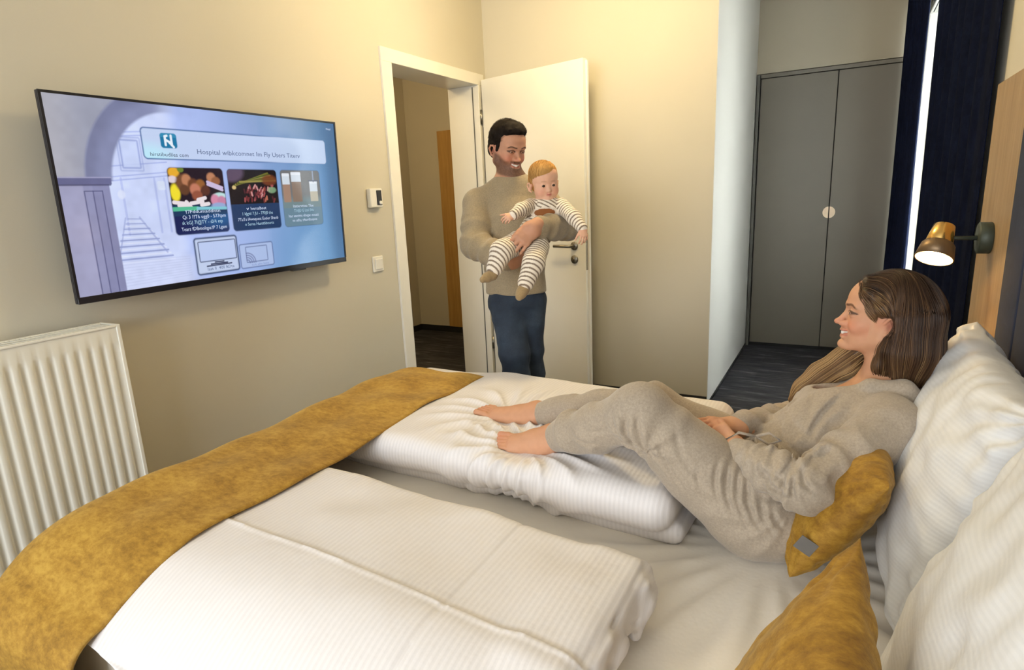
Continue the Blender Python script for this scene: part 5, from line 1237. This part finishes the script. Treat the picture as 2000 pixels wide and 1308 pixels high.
mb_ += chain([mshR, melR, mwrR], [.050, .042, .030], .02)+chain([mshL, melL, mwrL], [.050, .042, .030], .02)
mb_ += [cap(nbm, mshR, .055, .05, .04), cap(nbm, mshL, .055, .05, .04)]
mb_ += chain([hpR, knR, anR], [.072, .052, .040], .03)+chain([hpL, knL, anL], [.072, .052, .040], .03)
fF = nrm(A3((toc[0]+rgt[0]*.5, toc[1]+rgt[1]*.5, 0)))
for a_ in (anR, anL): mb_ += [cap(a_+A3((0, 0, -.05)), a_+fF*.14+A3((0, 0, -.062)), .036, .027, .03, 'u', np.cross(fF, (0, 0, 1)), 1.3)]
mkL = D_(1016, 472, 2.455)
mb_ += hand_prims(mwrL, mkL-mwrL, toc*0.95+A3((0, 0, .25)), 1, 1.0, (16, 26, 20), 4, (14, 6))
mkR = D_(1036, 486, 2.56)
mb_ += hand_prims(mwrR, mkR-mwrR, toc*0.5+A3((0, 0, -.9)), 1, 0.98, (20, 30, 20), 5, (40, 12))
mbo = grow_figure(mb_, 0.0035, 0.0017, nbm+A3((0, 0, .005)), (0, 0, 1), HM-A3((.16, .16, .24)), HM+A3((.16, .16, .20)), mat=M['skin'], name='body', parent=man, color=lambda V: paint_skin(V, [(HM, RM, SM, 'man')], srgb(198, 148, 120), srgb(170, 96, 84), srgb(52, 34, 24), srgb(206, 112, 92), A3(srgb(58, 38, 27))))
mbo.location = tuple(-mo)
nE = len(man.children); eyes(HM, RM, SM, man, 0.0, (0.0, 1, -0.35))
for c in man.children:
    if c.name.startswith('eye'): c.location = tuple(-mo)
tm_ = grow([cap(Tm(-.018, .0775, -.0600), Tm(0, .0868, -.0635), .0050*SM, .0054*SM, .004), cap(Tm(.018, .0775, -.0600), Tm(0, .0868, -.0635), .0050*SM, .0054*SM, .004)], 0.0015, None, M['teeth'], 'teeth', man); tm_.location = tuple(-mo)
def ms_disp(X, Y, Z):
    d = 0.004*vnoise(X*7, Y*7, Z*7)+0.002*ridged(X, Y, Z, 9, 2.0)
    d = d+ring_folds(X, Y, Z, mshR, melR, .07, 3, 0.0035, 1.0, 0.45, 1.0)+ring_folds(X, Y, Z, melR, mwrR, .06, 4, 0.005, 3.0, 0.0, 0.9)+ring_folds(X, Y, Z, melL, mwrL, .06, 4, 0.004, 5.0, 0.1, 0.9)
    return d+0.005*np.sin(Z*60+5*vnoise(X*5, Y*5, Z*3))*np.exp(-((Z-1.08)/.07)**2)*0.6
sw_ = [cap(nbm+A3((0, 0, -.035)), mche, .070, .125, .05, 'u', bodyR, 1.30), cap(mche, mbel, .122, .108, .05, 'u', bodyR, 1.20), cap(mbel, mpel+A3((0, 0, -.06)), .113, .116, .04, 'u', bodyR, 1.24)]
sw_ += [cap(nbm+A3((0, 0, -.030)), mshR, .068, .066, .05), cap(nbm+A3((0, 0, -.030)), mshL, .068, .066, .05)]
sw_ += chain([mshR, mshR*.5+melR*.5, melR, melR*.5+mwrR*.5, mwrR+(melR-mwrR)*.12], [.070, .068, .066, .054, .042], .018)
sw_ += chain([mshL, mshL*.5+melL*.5, melL, melL*.5+mwrL*.5, mwrL+(melL-mwrL)*.14], [.068, .064, .060, .054, .043], .018)
nr_ = [nbm+(RM @ A3((0, 0, 0)))*0+rgt*(.068*math.cos(a))+toc*(.062*math.sin(a))+A3((0, 0, .014-.022*math.sin(a))) for a in np.linspace(0, 2*math.pi, 13)]
sw_ += chain(nr_, [.010]*13, .008)
sw_.append(half(mpel+A3((0, 0, -.012)), (0, 0, -1), .008, .26))
mso = grow(sw_, 0.0045, ms_disp, M['sweater'], 'sweater', man); mso.location = tuple(-mo)
def je_disp(X, Y, Z): return 0.0035*vnoise(X*9, Y*9, Z*9)+0.003*ridged(X, Y, Z, 9, 5.0)+ring_folds(X, Y, Z, hpR, knR, .09, 4, 0.003, 2.0, 0, .4)+ring_folds(X, Y, Z, knR, anR, .08, 5, 0.004, 2.0, 0, .9)+ring_folds(X, Y, Z, knL, anL, .08, 5, 0.004, 7.0, 0, .9)
je = chain([hpR, knR, anR+A3((0, 0, .0))], [.084, .066, .054], .03)+chain([hpL, knL, anL+A3((0, 0, .0))], [.084, .064, .054], .03)
je += [cap(mpel+A3((0, 0, .01)), mpel+A3((0, 0, -.03)), .086, .092, .03, 'u', bodyR, 1.34)]
jo = grow(je, 0.0045, je_disp, M['jeans'], 'jeans', man); jo.location = tuple(-mo)
M['shoe'] = plain('dark_shoe_leather', (0.03, 0.025, 0.02), 0.45)
for a_ in (anR, anL):
    sh_ = grow([cap(a_+A3((0, 0, -.045)), a_+fF*.15+A3((0, 0, -.052)), .042, .034, .03, 'u', np.cross(fF, (0, 0, 1)), 1.25), cap(a_+A3((0, 0, -.03)), a_-fF*.04+A3((0, 0, -.05)), .045, .038, .03), half((a_[0], a_[1], 0.004), (0, 0, -1), .004, .3)], .006, None, M['shoe'], 'shoe', man); sh_.location = tuple(-mo)
# short dark hair
hm = [E_(Tm, RM, SM, (0, -.026, .046), (.081, .098, .084)), E_(Tm, RM, SM, (0, -.058, -.015), (.074, .060, .060), .03)]
hm += chain([Tm(.046, .050, .086), Tm(.0, .066, .094), Tm(-.046, .050, .086)], [.010*SM, .013*SM, .010*SM], .02)
hm += chain([Tm(.028, .03, .103), Tm(-.028, .03, .103)], [.020*SM, .020*SM], .03)
for x in (-1, 1): hm += [cap(Tm(x*.070, .018, .040), Tm(x*.071, .010, -.008), .011*SM, .008*SM, .01)]
def mh_disp(X, Y, Z): return 0.0012*vnoise(X*110, Y*110, Z*110)+0.0018*vnoise(X*38, Y*38, Z*38)
mh = grow(hm, 0.0028, mh_disp, M['hair_matte'], 'hair', man, lambda V: np.tile(A3((0.012, 0.008, 0.006)), (len(V), 1))*(1+0.5*vnoise(V[:, 0]*150, V[:, 1]*150, V[:, 2]*150))[:, None]); mh.location = tuple(-mo)
nS = 1500; th = RNG.random(nS)*6.28; zz = RNG.random(nS)
rt = np.stack([.083*np.cos(th)*np.sqrt(1-zz**2), -.026+.10*np.sin(th)*np.sqrt(1-zz**2), .03+.095*zz], 1)
def mdir(P): q = local(P, HM, RM, SM); d = np.stack([0.9+0*q[:, 0], 0.25+0*q[:, 1], -0.7*(q[:, 2] < .07)+0.3], 1); return d @ RM.T
ms2 = strands(hm, HM+(rt*SM) @ RM.T, mdir, 0.03, 0.0008, lambda r, p: [np.tile(A3((0.018, 0.012, 0.008))*(0.5+1.0*RNG.random()), (p.shape[1], 1)) for _ in r], 'hair_strands', man, 0.006, (0.0, 0.004), 3); ms2.data.materials[0] = M['hair_matte']; ms2.location = tuple(-mo); ms2['kind'] = 'stuff'

# ------------------------------------------------------------------ the baby
HB = D_(1063, 358, 2.60); FB = nrm(toc*math.cos(math.radians(14))+rgt*math.sin(math.radians(14))+A3((0, 0, -0.06))); RB = frame(FB, A3((0, 0, 1))-rgt*0.05); SB = 0.715
Tb = lambda *p: HB+RB @ (A3(p)*SB)
baby = empty('person', tuple(D_(1040, 470, 2.55))); tag(baby, 'blond baby in a striped romper and tan socks, held in the arms of the man', 'person')
bo_ = A3(baby.location); bR = nrm(rgt*.95+toc*.2)
bch, bbe, bbo = D_(1066, 412, 2.615), D_(1052, 448, 2.62), D_(1034, 474, 2.60)
bsR, bsL = D_(1037, 402, 2.60), D_(1097, 402, 2.60)
beR, bwR = D_(1018, 410, 2.54), D_(1003, 420, 2.50)
beL, bwL = D_(1120, 424, 2.52), D_(1138, 447, 2.48)
bhR, bhL = D_(1012, 474, 2.54), D_(1050, 482, 2.54)
bkR, baR = D_(980, 490, 2.46), D_(965, 527, 2.45)
bkL, baL = D_(1043, 512, 2.45), D_(1026, 556, 2.44)
bb_ = head_prims(HB, RB, SB, 'baby', 0)
bb_ += [cap(Tb(0, -.02, -.055), bch, .030, .045, .02)]+chain([bch, bbe, bbo], [.055, .052, .055], .03, 'u', bR, 1.15)
bb_ += chain([bsR, beR, bwR], [.026, .022, .015], .015)+chain([bsL, beL, bwL], [.026, .022, .015], .015)+chain([bhR, bkR, baR], [.038, .032, .018], .02)+chain([bhL, bkL, baL], [.038, .032, .018], .02)
bb_ += hand_prims(bwR, D_(990, 427, 2.48)-bwR, toc*0.8+A3((0, 0, .4)), 1, 0.44, (40, 45, 30), 9, (45, 10))
bb_ += hand_prims(bwL, D_(1141, 462, 2.465)-bwL, toc*0.9+rgt*.2, 1, 0.46, (30, 40, 26), 10, (40, 10))
bbody = grow_figure(bb_, 0.0026, 0.0013, Tb(0, 0, -.108), (0, 0, 1), HB-A3((.12, .12, .16)), HB+A3((.12, .12, .14)), mat=M['skin'], name='body', parent=baby, color=lambda V: paint_skin(V, [(HB, RB, SB, 'baby')], srgb(226, 178, 150), srgb(196, 110, 96), srgb(150, 104, 66), srgb(226, 140, 118))); bbody.location = tuple(-bo_)
eyes(HB, RB, SB, baby, -.005, (0.12, 1, -0.02), 'baby')
for c in baby.children:
    if c.name.startswith('eye'): c.location = tuple(-bo_)
# romper: white and taupe stripes running round body and limbs
segs = [(bsR, beR, bwR), (bsL, beL, bwL), (bhR, bkR, baR), (bhL, bkL, baL), (bch, bbe, bbo)]
def stripe_col(V):
    best = np.full(len(V), 9.0); ph = np.zeros(len(V))
    for n_, sg in enumerate(segs):
        off = 0
        for a, b in zip(sg[:-1], sg[1:]):
            d = b-a; L = np.linalg.norm(d); t = np.clip(((V-a) @ d)/L**2, -0.4 if off == 0 else 0, 1); r = np.linalg.norm(V-a-np.clip(t, 0, 1)[:, None]*d, axis=1)-(.055 if n_ == 4 else .03)
            m = r < best; best = np.where(m, r, best); ph = np.where(m, (V-sg[0]) @ nrm(sg[-1]-sg[0]), ph); off += L
    w = sstep(-.55, -.25, np.sin(ph*2*math.pi/0.0150))
    c = A3(srgb(238, 228, 212))*w[:, None]+A3(srgb(128, 110, 92))*(1-w)[:, None]
    pc = D_(1064, 415, 2.56); q = V-pc; e = np.hypot((q @ rgt)/.045, (q[:, 2])/.017); fr = ((q @ toc) > -.03)
    c = np.where((fr & (e < 1.35))[:, None], A3(srgb(228, 216, 200)), c); c = np.where((fr & (e < 1.0))[:, None], A3(srgb(140, 84, 40)), c)
    return c
def bd(X, Y, Z): return 0.0022*vnoise(X*18, Y*18, Z*18)+0.0012*ridged(X, Y, Z, 22, 1.0)
ro = chain([bch+A3((0, 0, .012)), bbe, bbo], [.058, .060, .064], .03, 'u', bR, 1.15)
ro += chain([bsR, beR, bwR+(beR-bwR)*.08], [.033, .029, .023], .012)+chain([bsL, beL, bwL+(beL-bwL)*.08], [.033, .029, .023], .012)
ro += chain([bhR, bkR, baR+(bkR-baR)*.10], [.050, .044, .034], .015)+chain([bhL, bkL, baL+(bkL-baL)*.10], [.050, .044, .034], .015)
rbo = grow(ro, 0.0026, bd, M['stripes'], 'romper', baby, stripe_col); rbo.location = tuple(-bo_)
cr = grow(chain([Tb(.052, .0, -.090), Tb(.030, .052, -.100), Tb(-.030, .052, -.100), Tb(-.052, .0, -.090)], [.007]*4, .006), .0022, None, M['sweater'], 'collar', baby); cr.location = tuple(-bo_)
for an_, kn_, tip in ((baR, bkR, D_(943, 546, 2.42)), (baL, bkL, D_(1014, 580, 2.42))):
    dn_ = nrm(an_-kn_); he = an_+dn_*.022
    sk_ = grow([cap(an_-dn_*.020, he, .0225, .021, .01), cap(he, he*.45+tip*.55, .021, .019, .012), cap(he*.45+tip*.55, tip, .019, .014, .01), cap(an_-dn_*.022, an_-dn_*.020, .0255, .0255, .004)], .0024, bd, M['socks'], 'sock', baby); sk_.location = tuple(-bo_)
bh_ = [E_(Tb, RB, SB, (0, -.022, .052), (.084, .098, .080)), E_(Tb, RB, SB, (.012, .004, .068), (.074, .086, .060)), E_(Tb, RB, SB, (0, -.050, .0), (.080, .068, .065), .03)]
BHc = A3(srgb(196, 150, 88)); bho = grow(bh_, .0026, lambda X, Y, Z: 0.0008*vnoise(X*120, Y*120, Z*60), M['hair_matte'], 'hair', baby, lambda V: BHc*(0.85+0.25*vnoise(V[:, 0]*60, V[:, 1]*60, V[:, 2]*20))[:, None]); bho.location = tuple(-bo_)
nS = 700; th = RNG.random(nS)*6.28; zz = RNG.random(nS)
rt = np.stack([.084*np.cos(th)*np.sqrt(1-zz**2), -.022+.098*np.sin(th)*np.sqrt(1-zz**2), .045+.085*zz], 1)
def bdir(P): q = local(P, HB, RB, SB); return np.stack([0.6*np.ones(len(q)), 0.6*np.ones(len(q)), -0.9*np.ones(len(q))], 1) @ RB.T
bs2 = strands(bh_, HB+(rt*SB) @ RB.T, bdir, 0.05, 0.0007, lambda r, p: [np.tile(BHc*(0.6+0.8*RNG.random()), (p.shape[1], 1)) for _ in r], 'hair_strands', baby, 0.005, (0.0, 0.0015), 3, lambda p: local(p, HB, RB, SB)[:, 1] > .066+.01*math.sin(p[0, 2]*700)); bs2.data.materials[0] = M['hair_matte']; bs2.location = tuple(-bo_); bs2['kind'] = 'stuff'
